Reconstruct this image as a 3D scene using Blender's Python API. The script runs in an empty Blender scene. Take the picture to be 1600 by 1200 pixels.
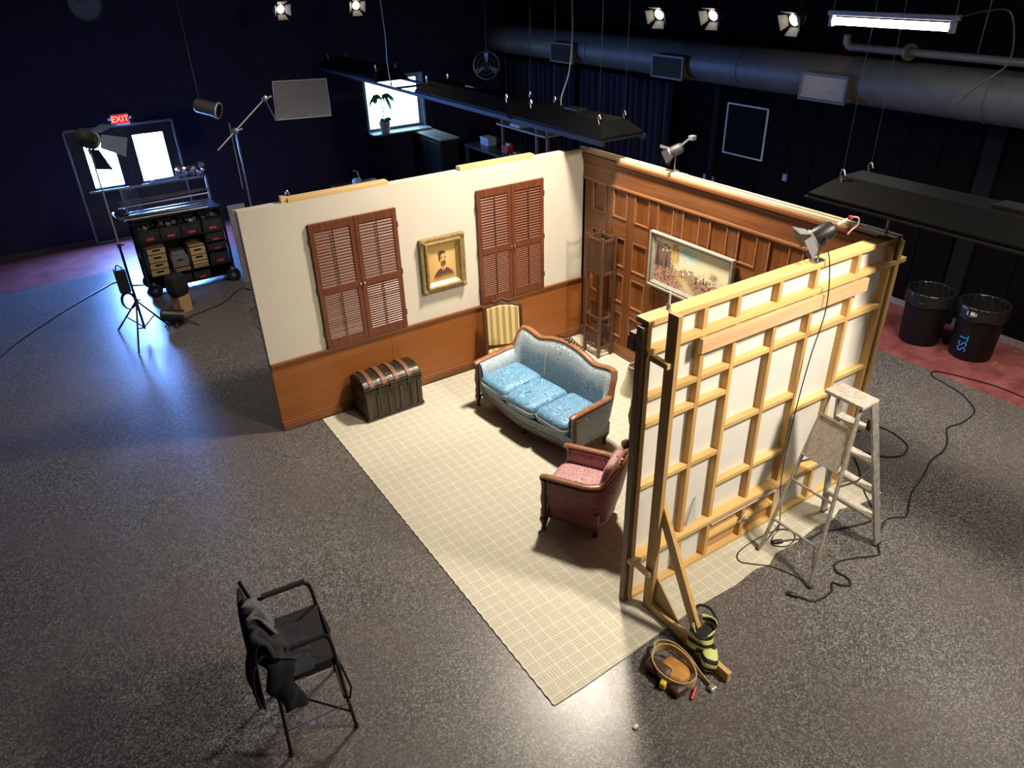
import bpy, math, random
import numpy as np
from mathutils import Vector, Matrix, Euler
random.seed(7)
R = math.radians
scene = bpy.context.scene
COL = scene.collection

# ------------------------------------------------------------------ camera
cam_data = bpy.data.cameras.new('camera')
cam_data.sensor_width = 36.0
cam_data.lens = 36.0 * 1146.7 / 1600.0
cam_data.clip_start = 0.05
cam_data.clip_end = 200
cam = bpy.data.objects.new('camera', cam_data)
COL.objects.link(cam)
_yaw, _pitch, _roll = R(57.641), R(-30.255), R(-1.689)
_f = Vector((math.cos(_pitch) * math.cos(_yaw), math.cos(_pitch) * math.sin(_yaw), math.sin(_pitch)))
_r = _f.cross(Vector((0, 0, 1))).normalized()
_u = _r.cross(_f)
_rr = math.cos(_roll) * _r + math.sin(_roll) * _u
_uu = -math.sin(_roll) * _r + math.cos(_roll) * _u
_m = Matrix((_rr, _uu, -_f)).transposed().to_4x4()
_m.translation = Vector((-5.572, -7.027, 4.4325))
cam.matrix_world = _m
scene.camera = cam

# ------------------------------------------------------------------ world, exposure, lights
world = bpy.data.worlds.new('world')
scene.world = world
world.use_nodes = True
world.node_tree.nodes['Background'].inputs[0].default_value = (0.35, 0.55, 1.0, 1)
world.node_tree.nodes['Background'].inputs[1].default_value = 0.05
vs = scene.view_settings
vs.view_transform = 'Standard'
vs.look = 'None'
vs.exposure = 0.0
vs.gamma = 1.0
vs.use_curve_mapping = False
scene.cycles.use_denoising = True
scene.cycles.max_bounces = 6
scene.cycles.diffuse_bounces = 4
scene.cycles.sample_clamp_indirect = 6.0


def area_light(name, loc, target, power, size, color, size_y=None, spread=180):
    d = bpy.data.lights.new(name, 'AREA')
    d.energy = power
    d.size = size
    d.color = color
    if size_y:
        d.shape = 'RECTANGLE'
        d.size_y = size_y
    d.spread = R(spread)
    o = bpy.data.objects.new(name, d)
    COL.objects.link(o)
    o.location = loc
    o.rotation_euler = (Vector(target) - Vector(loc)).to_track_quat('-Z', 'Y').to_euler()
    return o


def spot_light(name, loc, target, power, angle, color, blend=0.4, radius=0.06):
    d = bpy.data.lights.new(name, 'SPOT')
    d.energy = power
    d.spot_size = R(angle)
    d.spot_blend = blend
    d.shadow_soft_size = radius
    d.color = color
    o = bpy.data.objects.new(name, d)
    COL.objects.link(o)
    o.location = loc
    o.rotation_euler = (Vector(target) - Vector(loc)).to_track_quat('-Z', 'Y').to_euler()
    return o


WARM = (1.0, 0.88, 0.72)
area_light('overhead_lamp_over_set', (-0.95, -1.45, 4.9), (-1.5, -1.7, 0), 275, 0.45, WARM, spread=135)
area_light('overhead_lamp_over_framed_wall', (-0.75, -6.7, 4.9), (-1.2, -4.0, 0.8), 172, 0.5, WARM, spread=120)
area_light('added_fill_near_camera', (-2.3, -7.6, 5.0), (-3.2, -4.0, 0), 22, 0.8, WARM, spread=130)  # unseen fill added to light the floor near the camera
area_light('overhead_lamp_by_cart', (-4.6, 2.2, 4.9), (-4.4, 3.0, 0), 42, 0.8, WARM, spread=110)
area_light('added_fill_by_bins', (1.9, -5.2, 4.9), (1.9, -4.2, 0), 70, 0.8, WARM, spread=110)  # unseen fill added to lift the hanging bank's shadow off the floor


# ------------------------------------------------------------------ mesh builder
def spline(pts, n=8, closed=False):
    P = [Vector(p) for p in pts]
    out = []
    m = len(P)
    rng = range(m) if closed else range(m - 1)
    for i in rng:
        p1, p2 = P[i], P[(i + 1) % m]
        p0 = P[(i - 1) % m] if (closed or i > 0) else p1
        p3 = P[(i + 2) % m] if (closed or i < m - 2) else p2
        for k in range(n):
            t = k / n
            out.append(0.5 * ((2 * p1) + (p2 - p0) * t + (2 * p0 - 5 * p1 + 4 * p2 - p3) * t * t + (3 * p1 - p0 - 3 * p2 + p3) * t ** 3))
    if not closed:
        out.append(P[-1])
    return out


class MB:
    def __init__(self):
        self.v = []
        self.f = []

    def add(self, vs_, fs):
        o = len(self.v)
        self.v += [tuple(p) for p in vs_]
        self.f += [tuple(i + o for i in q) for q in fs]
        return self

    def box(self, x0, x1, y0, y1, z0, z1):
        return self.add([(x0, y0, z0), (x1, y0, z0), (x1, y1, z0), (x0, y1, z0), (x0, y0, z1), (x1, y0, z1), (x1, y1, z1), (x0, y1, z1)],
                        [(0, 3, 2, 1), (4, 5, 6, 7), (0, 1, 5, 4), (1, 2, 6, 5), (2, 3, 7, 6), (3, 0, 4, 7)])

    def obox(self, c, size, rot=(0, 0, 0)):
        e = Euler(rot).to_matrix()
        c = Vector(c)
        h = Vector(size) / 2
        vs_ = [c + e @ Vector((sx * h.x, sy * h.y, sz * h.z)) for sz in (-1, 1) for sx, sy in ((-1, -1), (1, -1), (1, 1), (-1, 1))]
        return self.add(vs_, [(0, 3, 2, 1), (4, 5, 6, 7), (0, 1, 5, 4), (1, 2, 6, 5), (2, 3, 7, 6), (3, 0, 4, 7)])

    def beam(self, p0, p1, w, h, up=(0, 0, 1)):
        p0, p1 = Vector(p0), Vector(p1)
        d = (p1 - p0).normalized()
        s = d.cross(Vector(up))
        if s.length < 1e-4:
            s = d.cross(Vector((1, 0, 0)))
        s.normalize()
        u = s.cross(d)
        s *= w / 2
        u *= h / 2
        vs_ = [p + a * s + b * u for p in (p0, p1) for a, b in ((-1, -1), (1, -1), (1, 1), (-1, 1))]
        return self.add(vs_, [(0, 3, 2, 1), (4, 5, 6, 7), (0, 1, 5, 4), (1, 2, 6, 5), (2, 3, 7, 6), (3, 0, 4, 7)])

    def cyl(self, p0, p1, r0, r1=None, n=12, caps=True):
        r1 = r0 if r1 is None else r1
        p0, p1 = Vector(p0), Vector(p1)
        d = (p1 - p0).normalized()
        s = d.orthogonal().normalized()
        u = d.cross(s)
        vs_ = []
        for p, r in ((p0, r0), (p1, r1)):
            for k in range(n):
                a = 2 * math.pi * k / n
                vs_.append(p + r * (math.cos(a) * s + math.sin(a) * u))
        fs = [(k, (k + 1) % n, n + (k + 1) % n, n + k) for k in range(n)]
        if caps:
            fs += [tuple(range(n - 1, -1, -1)), tuple(range(n, 2 * n))]
        return self.add(vs_, fs)

    def tube(self, pts, r, n=7, closed=False, rads=None):
        P = [Vector(p) for p in pts]
        m = len(P)
        vs_ = []
        prev = None
        for i, p in enumerate(P):
            if closed:
                d = P[(i + 1) % m] - P[i - 1]
            else:
                d = P[min(i + 1, m - 1)] - P[max(i - 1, 0)]
            if d.length < 1e-9:
                d = Vector((0, 0, 1))
            d.normalize()
            if prev is None:
                s = d.orthogonal().normalized()
            else:
                s = prev - d * prev.dot(d)
                if s.length < 1e-6:
                    s = d.orthogonal()
                s.normalize()
            prev = s
            u = d.cross(s)
            rr = rads[i] if rads else r
            for k in range(n):
                a = 2 * math.pi * k / n
                vs_.append(p + rr * (math.cos(a) * s + math.sin(a) * u))
        fs = []
        for i in range(m if closed else m - 1):
            j = (i + 1) % m
            for k in range(n):
                fs.append((i * n + k, i * n + (k + 1) % n, j * n + (k + 1) % n, j * n + k))
        if not closed:
            fs += [tuple(range(n - 1, -1, -1)), tuple(range((m - 1) * n, m * n))]
        return self.add(vs_, fs)

    def lathe(self, prof, c=(0, 0, 0), n=20, axis=None, caps=True):
        c = Vector(c)
        q = Vector((0, 0, 1)).rotation_difference(Vector(axis).normalized()).to_matrix() if axis else Matrix.Identity(3)
        vs_ = []
        for r, z in prof:
            for k in range(n):
                a = 2 * math.pi * k / n
                vs_.append(c + q @ Vector((r * math.cos(a), r * math.sin(a), z)))
        m = len(prof)
        fs = []
        for i in range(m - 1):
            for k in range(n):
                fs.append((i * n + k, i * n + (k + 1) % n, (i + 1) * n + (k + 1) % n, (i + 1) * n + k))
        if caps:
            fs += [tuple(range(n - 1, -1, -1)), tuple(range((m - 1) * n, m * n))]
        return self.add(vs_, fs)

    def extrude(self, poly, vec):
        """closed polygon of 3D points swept along vec"""
        P = [Vector(p) for p in poly]
        n = len(P)
        v = Vector(vec)
        fs = [tuple(range(n - 1, -1, -1)), tuple(range(n, 2 * n))]
        fs += [(k, (k + 1) % n, n + (k + 1) % n, n + k) for k in range(n)]
        return self.add(P + [p + v for p in P], fs)

    def grid(self, fn, nu, nv, cu=False, cv=False):
        vs_ = [fn(i / (nu if cu else nu - 1), j / (nv if cv else nv - 1)) for i in range(nu) for j in range(nv)]
        fs = []
        for i in range(nu if cu else nu - 1):
            for j in range(nv if cv else nv - 1):
                a, b = (i + 1) % nu, (j + 1) % nv
                fs.append((i * nv + j, a * nv + j, a * nv + b, i * nv + b))
        return self.add(vs_, fs)

    def superell(self, c, size, e1=0.35, e2=0.35, nu=24, nv=14, rot=(0, 0, 0)):
        c = Vector(c)
        m = Euler(rot).to_matrix()
        sp = lambda x, e: math.copysign(abs(x) ** e, x)

        def fn(u, v):
            a = 2 * math.pi * u
            b = -math.pi / 2 + math.pi * v
            return c + m @ Vector((size[0] / 2 * sp(math.cos(b), e2) * sp(math.cos(a), e1),
                                   size[1] / 2 * sp(math.cos(b), e2) * sp(math.sin(a), e1),
                                   size[2] / 2 * sp(math.sin(b), max(e2, .6))))
        return self.grid(fn, nu, nv, cu=True)

    def frame(self, a0, a1, b0, b1, w, d0, d1, plane='xz'):
        """rectangular ring of four mitred boards; a,b in-plane, d depth"""
        def pt(a, b, d):
            return {'xz': (a, d, b), 'yz': (d, a, b), 'xy': (a, b, d)}[plane]
        o = [(a0, b0), (a1, b0), (a1, b1), (a0, b1)]
        i = [(a0 + w, b0 + w), (a1 - w, b0 + w), (a1 - w, b1 - w), (a0 + w, b1 - w)]
        vs_ = [pt(*p, d0) for p in o] + [pt(*p, d0) for p in i] + [pt(*p, d1) for p in o] + [pt(*p, d1) for p in i]
        fs = []
        for k in range(4):
            j = (k + 1) % 4
            fs += [(k, j, 4 + j, 4 + k), (8 + k, 12 + k, 12 + j, 8 + j), (k, 8 + k, 8 + j, j), (4 + k, 4 + j, 12 + j, 12 + k)]
        return self.add(vs_, fs)

    def build(self, name, material, parent=None, smooth=False, bevel=0.0, angle=40, uvcol=None):
        off = WORLD.get(root_of(parent).name) if parent is not None else None
        v = self.v
        if off is not None:
            v = [(p[0] - off[0], p[1] - off[1], p[2] - off[2]) for p in v]
        me = bpy.data.meshes.new(name)
        me.from_pydata(v, [], self.f)
        me.update()
        import bmesh
        bm = bmesh.new()
        bm.from_mesh(me)
        bmesh.ops.recalc_face_normals(bm, faces=bm.faces)
        bm.to_mesh(me)
        bm.free()
        if material is not None:
            me.materials.append(material)
        o = bpy.data.objects.new(name, me)
        COL.objects.link(o)
        if parent is not None:
            o.parent = parent
        if smooth:
            for p in me.polygons:
                p.use_smooth = True
            try:
                me.set_sharp_from_angle(angle=R(angle))
            except Exception:
                pass
        if bevel > 0:
            b = o.modifiers.new('bevel', 'BEVEL')
            b.width = bevel
            b.segments = 2
            b.limit_method = 'ANGLE'
        return o


WORLD = {}


def root_of(o):
    while o.parent is not None:
        o = o.parent
    return o


def tag(o, label, cat, group=None):
    o['label'] = label
    o['category'] = cat
    if group:
        o['group'] = group
    return o


def thing(name, label, cat, loc=(0, 0, 0), rz=0.0, group=None, world=False):
    o = bpy.data.objects.new(name, None)
    o.empty_display_size = 0.1
    COL.objects.link(o)
    o.location = loc
    o.rotation_euler = (0, 0, rz)
    if world:
        WORLD[o.name] = tuple(loc)
    return tag(o, label, cat, group)


def structure(o):
    o['kind'] = 'structure'
    return o


def piece(src, name, parent, loc=(0, 0, 0), rot=(0, 0, 0), scale=None):
    """another object sharing the mesh of src"""
    o = src.copy()
    o.name = name
    COL.objects.link(o)
    o.parent = parent
    o.location = loc
    o.rotation_euler = rot
    if scale:
        o.scale = scale
    return o


def copy_tree(o, loc=None, rz=None, label=None, parent=None):
    c = o.copy()
    COL.objects.link(c)
    c.parent = parent
    if loc is not None:
        c.location = loc
    if rz is not None:
        c.rotation_euler = (0, 0, rz)
    if label:
        c['label'] = label
    for ch in list(o.children):
        copy_tree(ch, parent=c)
    return c


# ------------------------------------------------------------------ materials
def _new(name):
    m = bpy.data.materials.new(name)
    m.use_nodes = True
    nt = m.node_tree
    return m, nt, nt.nodes, nt.links, nt.nodes['Principled BSDF']


def _coord(nt, scale=(1, 1, 1), kind='Object'):
    tc = nt.nodes.new('ShaderNodeTexCoord')
    mp = nt.nodes.new('ShaderNodeMapping')
    mp.inputs['Scale'].default_value = scale
    nt.links.new(tc.outputs[kind], mp.inputs['Vector'])
    return mp.outputs['Vector']


def _noise(nt, vec, scale, detail=4, rough=0.6):
    n = nt.nodes.new('ShaderNodeTexNoise')
    n.inputs['Scale'].default_value = scale
    n.inputs['Detail'].default_value = detail
    n.inputs['Roughness'].default_value = rough
    nt.links.new(vec, n.inputs['Vector'])
    return n.outputs['Fac']


def _ramp(nt, fac, stops):
    r = nt.nodes.new('ShaderNodeValToRGB')
    el = r.color_ramp.elements
    while len(el) < len(stops):
        el.new(0.5)
    for e, (p, c) in zip(el, stops):
        e.position = p
        e.color = tuple(c) + (1,) if len(c) == 3 else c
    nt.links.new(fac, r.inputs['Fac'])
    return r.outputs['Color']


def _bump(nt, bs, fac, strength, dist=0.01):
    b = nt.nodes.new('ShaderNodeBump')
    b.inputs['Strength'].default_value = strength
    b.inputs['Distance'].default_value = dist
    nt.links.new(fac, b.inputs['Height'])
    nt.links.new(b.outputs['Normal'], bs.inputs['Normal'])


def _math(nt, op, a, b=None):
    n = nt.nodes.new('ShaderNodeMath')
    n.operation = op
    for i, x in enumerate((a, b)):
        if x is None:
            continue
        if isinstance(x, (int, float)):
            n.inputs[i].default_value = x
        else:
            nt.links.new(x, n.inputs[i])
    return n.outputs[0]


def _mix(nt, fac, a, b):
    n = nt.nodes.new('ShaderNodeMix')
    n.data_type = 'RGBA'
    if isinstance(fac, (int, float)):
        n.inputs[0].default_value = fac
    else:
        nt.links.new(fac, n.inputs[0])
    for i, x in ((6, a), (7, b)):
        if isinstance(x, tuple):
            n.inputs[i].default_value = x + (1,) if len(x) == 3 else x
        else:
            nt.links.new(x, n.inputs[i])
    return n.outputs[2]


def plain(name, col, rough=0.5, metal=0.0, amt=0.12, scale=18, spec=0.5, bump=0.0):
    m, nt, N, L, bs = _new(name)
    vec = _coord(nt)
    fac = _noise(nt, vec, scale)
    lo = tuple(c * (1 - amt) for c in col)
    hi = tuple(min(1, c * (1 + amt)) for c in col)
    L.new(_ramp(nt, fac, [(0.3, lo), (0.7, hi)]), bs.inputs['Base Color'])
    bs.inputs['Roughness'].default_value = rough
    bs.inputs['Metallic'].default_value = metal
    bs.inputs['Specular IOR Level'].default_value = spec
    if bump:
        _bump(nt, bs, fac, bump)
    return m


def wood(name, dark, light, axis='x', scale=1.0, rough=0.45, contrast=(0.3, 0.7), spec=0.4, knots=False):
    m, nt, N, L, bs = _new(name)
    s = {'x': (1.2, 22, 22), 'y': (22, 1.2, 22), 'z': (22, 22, 1.2)}[axis]
    vec = _coord(nt, tuple(q * scale for q in s))
    f1 = _noise(nt, vec, 1.0, 5, 0.65)
    col = _ramp(nt, f1, [(contrast[0], dark), (contrast[1], light)])
    v2 = _coord(nt, (2.5, 2.5, 2.5))
    f2 = _noise(nt, v2, 1.0, 2)
    col = _mix(nt, _math(nt, 'MULTIPLY', f2, 0.35), col, tuple(0.55 * a + 0.45 * b for a, b in zip(dark, light)))
    L.new(col, bs.inputs['Base Color'])
    bs.inputs['Roughness'].default_value = rough
    bs.inputs['Specular IOR Level'].default_value = spec
    _bump(nt, bs, f1, 0.12, 0.004)
    return m


def glow(name, col, strength):
    m, nt, N, L, bs = _new(name)
    bs.inputs['Base Color'].default_value = (0.02, 0.02, 0.02, 1)
    bs.inputs['Emission Color'].default_value = col + (1,)
    bs.inputs['Emission Strength'].default_value = strength
    return m


def damask(name, base, pat, scale=9.0, sheen=0.4, rough=0.6):
    """velvet with a woven floral-like figure"""
    m, nt, N, L, bs = _new(name)
    vec = _coord(nt)
    warp = _noise(nt, vec, scale * 0.9, 2)
    vo = N.new('ShaderNodeTexVoronoi')
    vo.feature = 'DISTANCE_TO_EDGE'
    vo.inputs['Scale'].default_value = scale * 1.4
    L.new(vec, vo.inputs['Vector'])
    ring = _math(nt, 'SINE', _math(nt, 'MULTIPLY', _math(nt, 'ADD', vo.outputs['Distance'], _math(nt, 'MULTIPLY', warp, 0.35)), 38.0))
    fine = _noise(nt, vec, scale * 9, 3)
    fac = _math(nt, 'ADD', _math(nt, 'MULTIPLY', ring, 0.35), fine)
    col = _ramp(nt, fac, [(0.42, base), (0.62, pat)])
    L.new(col, bs.inputs['Base Color'])
    bs.inputs['Roughness'].default_value = rough
    bs.inputs['Sheen Weight'].default_value = sheen
    bs.inputs['Sheen Roughness'].default_value = 0.35
    bs.inputs['Sheen Tint'].default_value = tuple(min(1, c * 1.4) for c in pat) + (1,)
    _bump(nt, bs, fac, 0.25, 0.004)
    return m


def painted(name, rough=0.5):
    """flat print: colours come from the picture's own colour layer"""
    m, nt, N, L, bs = _new(name)
    a = N.new('ShaderNodeVertexColor')
    a.layer_name = 'print'
    L.new(a.outputs['Color'], bs.inputs['Base Color'])
    bs.inputs['Roughness'].default_value = rough
    return m


def floor_mat():
    m, nt, N, L, bs = _new('speckled_grey_floor')
    vec = _coord(nt)
    vo = N.new('ShaderNodeTexVoronoi')
    vo.inputs['Scale'].default_value = 105
    L.new(vec, vo.inputs['Vector'])
    sx = N.new('ShaderNodeSeparateColor')
    L.new(vo.outputs['Color'], sx.inputs[0])
    sp = sx.outputs[0]
    col = _ramp(nt, sp, [(0.05, (0.032, 0.030, 0.030)), (0.45, (0.082, 0.078, 0.076)), (0.72, (0.125, 0.119, 0.115)), (0.97, (0.25, 0.24, 0.233))])
    big = _noise(nt, vec, 0.55, 4, 0.6)
    col = _mix(nt, _ramp(nt, big, [(0.42, (0, 0, 0)), (0.62, (0.55, 0.55, 0.55))]), col, (0.105, 0.085, 0.08))
    st = _noise(nt, _coord(nt, (0.5, 9, 1)), 1.0, 4)
    col = _mix(nt, _ramp(nt, st, [(0.62, (0, 0, 0)), (0.72, (0.3, 0.3, 0.3))]), col, (0.21, 0.19, 0.18))
    L.new(col, bs.inputs['Base Color'])
    L.new(_ramp(nt, big, [(0.3, (0.28,) * 3), (0.7, (0.42,) * 3)]), bs.inputs['Roughness'])
    bs.inputs['Specular IOR Level'].default_value = 0.5
    return m


def red_mat():
    m, nt, N, L, bs = _new('scuffed_red_floor_paint')
    vec = _coord(nt)
    f = _noise(nt, vec, 3.5, 6, 0.7)
    col = _ramp(nt, f, [(0.3, (0.12, 0.03, 0.03)), (0.62, (0.27, 0.085, 0.08)), (0.78, (0.40, 0.2, 0.18))])
    st = _noise(nt, _coord(nt, (1.5, 7, 1)), 2.0, 5)
    col = _mix(nt, _ramp(nt, st, [(0.63, (0, 0, 0)), (0.75, (0.6, 0.6, 0.6))]), col, (0.42, 0.27, 0.25))
    L.new(col, bs.inputs['Base Color'])
    bs.inputs['Roughness'].default_value = 0.4
    return m


def rug_mat():
    m, nt, N, L, bs = _new('beige_plaid_weave')
    tc = N.new('ShaderNodeTexCoord')
    sep = N.new('ShaderNodeSeparateXYZ')
    L.new(tc.outputs['Object'], sep.inputs[0])

    def lines(o, period, width, jitter):
        j = _math(nt, 'MULTIPLY', jitter, 0.02)
        x = _math(nt, 'DIVIDE', _math(nt, 'ADD', o, j), period)
        fr = _math(nt, 'FRACT', x)
        return _math(nt, 'LESS_THAN', fr, width)
    jit = _noise(nt, tc.outputs['Object'], 14, 2)
    w = None
    for o in (sep.outputs[0], sep.outputs[1]):
        a = lines(o, 0.103, 0.13, jit)
        b = lines(o, 0.0221, 0.35, jit)
        t = _math(nt, 'ADD', _math(nt, 'MULTIPLY', a, 0.26), _math(nt, 'MULTIPLY', b, 0.28))
        w = t if w is None else _math(nt, 'ADD', w, t)
    # threads with irregular strength
    br = _math(nt, 'ADD', _noise(nt, _coord(nt, (3, 60, 1)), 1.0, 2), _noise(nt, _coord(nt, (60, 3, 1)), 1.0, 2))
    w = _math(nt, 'MULTIPLY', w, br)
    col = _ramp(nt, w, [(0.0, (0.42, 0.395, 0.31)), (0.30, (0.53, 0.50, 0.405)), (0.75, (0.69, 0.665, 0.57))])
    big = _noise(nt, tc.outputs['Object'], 2.0, 3)
    col = _mix(nt, _math(nt, 'MULTIPLY', big, 0.25), col, (0.46, 0.435, 0.35))
    L.new(col, bs.inputs['Base Color'])
    bs.inputs['Roughness'].default_value = 0.95
    bs.inputs['Specular IOR Level'].default_value = 0.1
    _bump(nt, bs, _noise(nt, tc.outputs['Object'], 160, 2), 0.5, 0.004)
    return m


MT = dict(
    floor=floor_mat(), red=red_mat(), rug=rug_mat(),
    wall=plain('blue_black_wall_paint', (0.005, 0.0065, 0.040), 0.75, amt=0.2, scale=3),
    wallr=plain('black_right_wall_paint', (0.0032, 0.0028, 0.003), 0.9, amt=0.2, scale=3, spec=.04),
    ceil=plain('black_ceiling_paint', (0.01, 0.01, 0.01), 0.9),
    cream=plain('cream_flat_paint', (0.57, 0.53, 0.445), 0.75, amt=0.02, scale=4),
    white=plain('white_muslin_sheet', (0.70, 0.69, 0.64), 0.8, amt=0.03, scale=6),
    wains=wood('orange_plywood', (0.20, 0.063, 0.013), (0.285, 0.098, 0.022), 'x', 0.5, 0.42),
    trim=wood('orange_brown_trim', (0.13, 0.043, 0.014), (0.245, 0.09, 0.03), 'x', 0.8, 0.4),
    shut=wood('red_brown_shutter', (0.085, 0.024, 0.011), (0.17, 0.056, 0.025), 'z', 1.0, 0.33),
    shutx=wood('red_brown_louver', (0.10, 0.032, 0.016), (0.20, 0.075, 0.038), 'x', 1.0, 0.40),
    panel_y=wood('oak_header', (0.13, 0.045, 0.015), (0.29, 0.115, 0.04), 'y', 0.8, 0.38),
    panel_z=wood('oak_stile', (0.09, 0.03, 0.009), (0.235, 0.088, 0.028), 'z', 0.8, 0.38),
    panel_in=wood('oak_panel', (0.13, 0.04, 0.008), (0.27, 0.095, 0.022), 'z', 0.6, 0.36),
    mould=wood('oak_moulding', (0.22, 0.085, 0.03), (0.40, 0.18, 0.075), 'y', 0.8, 0.35),
    pine_x=wood('pine_rail', (0.52, 0.32, 0.12), (0.74, 0.54, 0.27), 'x', 0.7, 0.55),
    pine_y=wood('pine_cross', (0.52, 0.32, 0.12), (0.74, 0.54, 0.27), 'y', 0.7, 0.55),
    pine_z=wood('pine_stud', (0.50, 0.29, 0.10), (0.72, 0.50, 0.23), 'z', 0.7, 0.55),
    ply=wood('plywood_orange', (0.40, 0.21, 0.08), (0.60, 0.36, 0.16), 'x', 0.5, 0.6),
    dark=wood('dark_walnut', (0.035, 0.014, 0.008), (0.11, 0.045, 0.022), 'z', 1.0, 0.35),
    walnut=wood('walnut_rail', (0.16, 0.066, 0.03), (0.32, 0.15, 0.075), 'x', 1.0, 0.3),
    shelfw=wood('brown_shelf_wood', (0.05, 0.022, 0.013), (0.135, 0.068, 0.04), 'z', 1.0, 0.4),
    blue=damask('blue_velvet', (0.035, 0.125, 0.25), (0.19, 0.385, 0.545), 9, 0.6, 0.45),
    blue_shaded=damask('shaded_blue_brocade', (0.10, 0.14, 0.17), (0.27, 0.325, 0.35), 11, 0.3),  # sofa's outer side and base: their shade is put into this darker blue
    bluegrey=damask('pale_blue_brocade', (0.20, 0.27, 0.32), (0.46, 0.54, 0.58), 11, 0.4),
    pink=damask('rose_velvet', (0.30, 0.10, 0.115), (0.58, 0.34, 0.34), 11, 0.5, 0.5),
    rose_shaded=damask('shaded_rose_fabric', (0.075, 0.008, 0.013), (0.20, 0.048, 0.055), 8, 0.25, 0.5),  # armchair's outside: rose fabric darkened, its shade painted into the colour
    piping=plain('pale_piping', (0.52, 0.50, 0.48), 0.6),
    pinkpiping=plain('pink_piping', (0.55, 0.36, 0.34), 0.6),
    mattblack=plain('matt_black_metal', (0.005, 0.005, 0.0055), 0.6, spec=.12),
    binblack=plain('bin_black', (0.004, 0.004, 0.0042), 0.5, spec=.25),
    black=plain('black_plastic', (0.012, 0.012, 0.013), 0.45),
    blackfab=plain('black_fabric', (0.011, 0.011, 0.013), 0.9, amt=0.3, scale=40),
    blackmet=plain('black_metal', (0.014, 0.014, 0.015), 0.35, 0.6),
    steel=plain('steel', (0.55, 0.55, 0.57), 0.3, 1.0),
    alu=plain('worn_aluminium', (0.42, 0.405, 0.37), 0.45, 0.5, amt=0.3, scale=14),
    paintalu=plain('paint_spattered_metal', (0.46, 0.42, 0.37), 0.6, 0.1, amt=0.28, scale=34),
    grey=plain('grey_metal', (0.20, 0.20, 0.21), 0.5, 0.3),
    darkgrey=plain('dark_grey_metal', (0.05, 0.05, 0.055), 0.5, 0.3),
    duct=plain('dull_duct_metal', (0.085, 0.078, 0.066), 0.55, 0.0, amt=0.15, scale=6),
    gold=plain('antique_gilt', (0.27, 0.185, 0.075), 0.42, 0.3, amt=0.45, scale=45, bump=0.4),
    goldlt=plain('bright_gilt', (0.66, 0.47, 0.16), 0.3, 0.6, amt=0.2, scale=30),
    silverfr=plain('silver_grey_frame', (0.40, 0.37, 0.31), 0.4, 0.2, amt=0.15),
    shade=plain('cream_lampshade', (0.80, 0.74, 0.50), 0.8, amt=0.03),
    apple=wood('apple_box_wood', (0.46, 0.30, 0.13), (0.66, 0.47, 0.24), 'x', 1, 0.6),
    redlab=plain('red_label', (0.55, 0.035, 0.03), 0.5),
    yellow=plain('tape_yellow', (0.75, 0.60, 0.05), 0.45),
    leather=plain('tan_leather', (0.46, 0.22, 0.045), 0.6, amt=0.25),
    brownlea=plain('dark_brown_leather', (0.07, 0.025, 0.015), 0.5),
    webbing=plain('tan_webbing', (0.52, 0.40, 0.20), 0.8),
    cable=plain('black_cable', (0.010, 0.010, 0.011), 0.45),
    chest=wood('black_brown_trunk', (0.012, 0.008, 0.006), (0.075, 0.05, 0.033), 'z', 1.4, 0.5),
    chestmet=plain('worn_trunk_metal', (0.05, 0.04, 0.032), 0.35, 0.7, amt=0.5, scale=25, bump=0.5),
    chestslat=wood('trunk_slat', (0.09, 0.03, 0.018), (0.24, 0.12, 0.06), 'y', 1.2, 0.5),
    silverpaint=plain('pale_grey_paint', (0.5, 0.5, 0.5), 0.5),
    fabricgrey=plain('grey_jacket_lining', (0.10, 0.10, 0.11), 0.9, amt=0.3, scale=30),
    drape=plain('blue_black_drape', (0.012, 0.013, 0.034), 0.9),
)
def leaf_mat():
    m, nt, N, L, bs = _new('leaf_green')
    col = _ramp(nt, _noise(nt, _coord(nt), 12), [(.3, (.015, .10, .04)), (.7, (.05, .24, .10))])
    L.new(col, bs.inputs['Base Color'])
    tr = N.new('ShaderNodeBsdfTranslucent')
    L.new(col, tr.inputs['Color'])
    mx = N.new('ShaderNodeMixShader')
    mx.inputs[0].default_value = .12
    L.new(bs.outputs[0], mx.inputs[1])
    L.new(tr.outputs[0], mx.inputs[2])
    L.new(mx.outputs[0], N['Material Output'].inputs['Surface'])
    return m


MT['leaf'] = leaf_mat()
DAY = (0.14, 0.33, 1.0)

# ================================================================== the studio itself
XR, YB, XL, YF, ZC = 4.2, 8.25, -9.5, -10.5, 5.2


def slab(name, box, m):
    return structure(MB().box(*box).build(name, m))


slab('floor', (XL, 2.76, YF, 6.5, -0.05, 0.0), MT['floor'])
slab('floor_red_border', (2.76, XR, YF, YB, -0.05, 0.0), MT['red'])
slab('floor_red_border', (XL, 2.76, 6.5, YB, -0.05, 0.0), MT['red'])
slab('ceiling', (XL, XR, YF, YB, ZC, ZC + 0.1), MT['ceil'])
slab('wall_left', (XL - 0.1, XL, YF, YB, 0, ZC), MT['wall'])
slab('wall_front', (XL, XR, YF - 0.1, YF, 0, ZC), MT['wall'])
slab('wall_right', (XR, XR + 0.12, YF, YB, 0, ZC), MT['wallr'])
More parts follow.
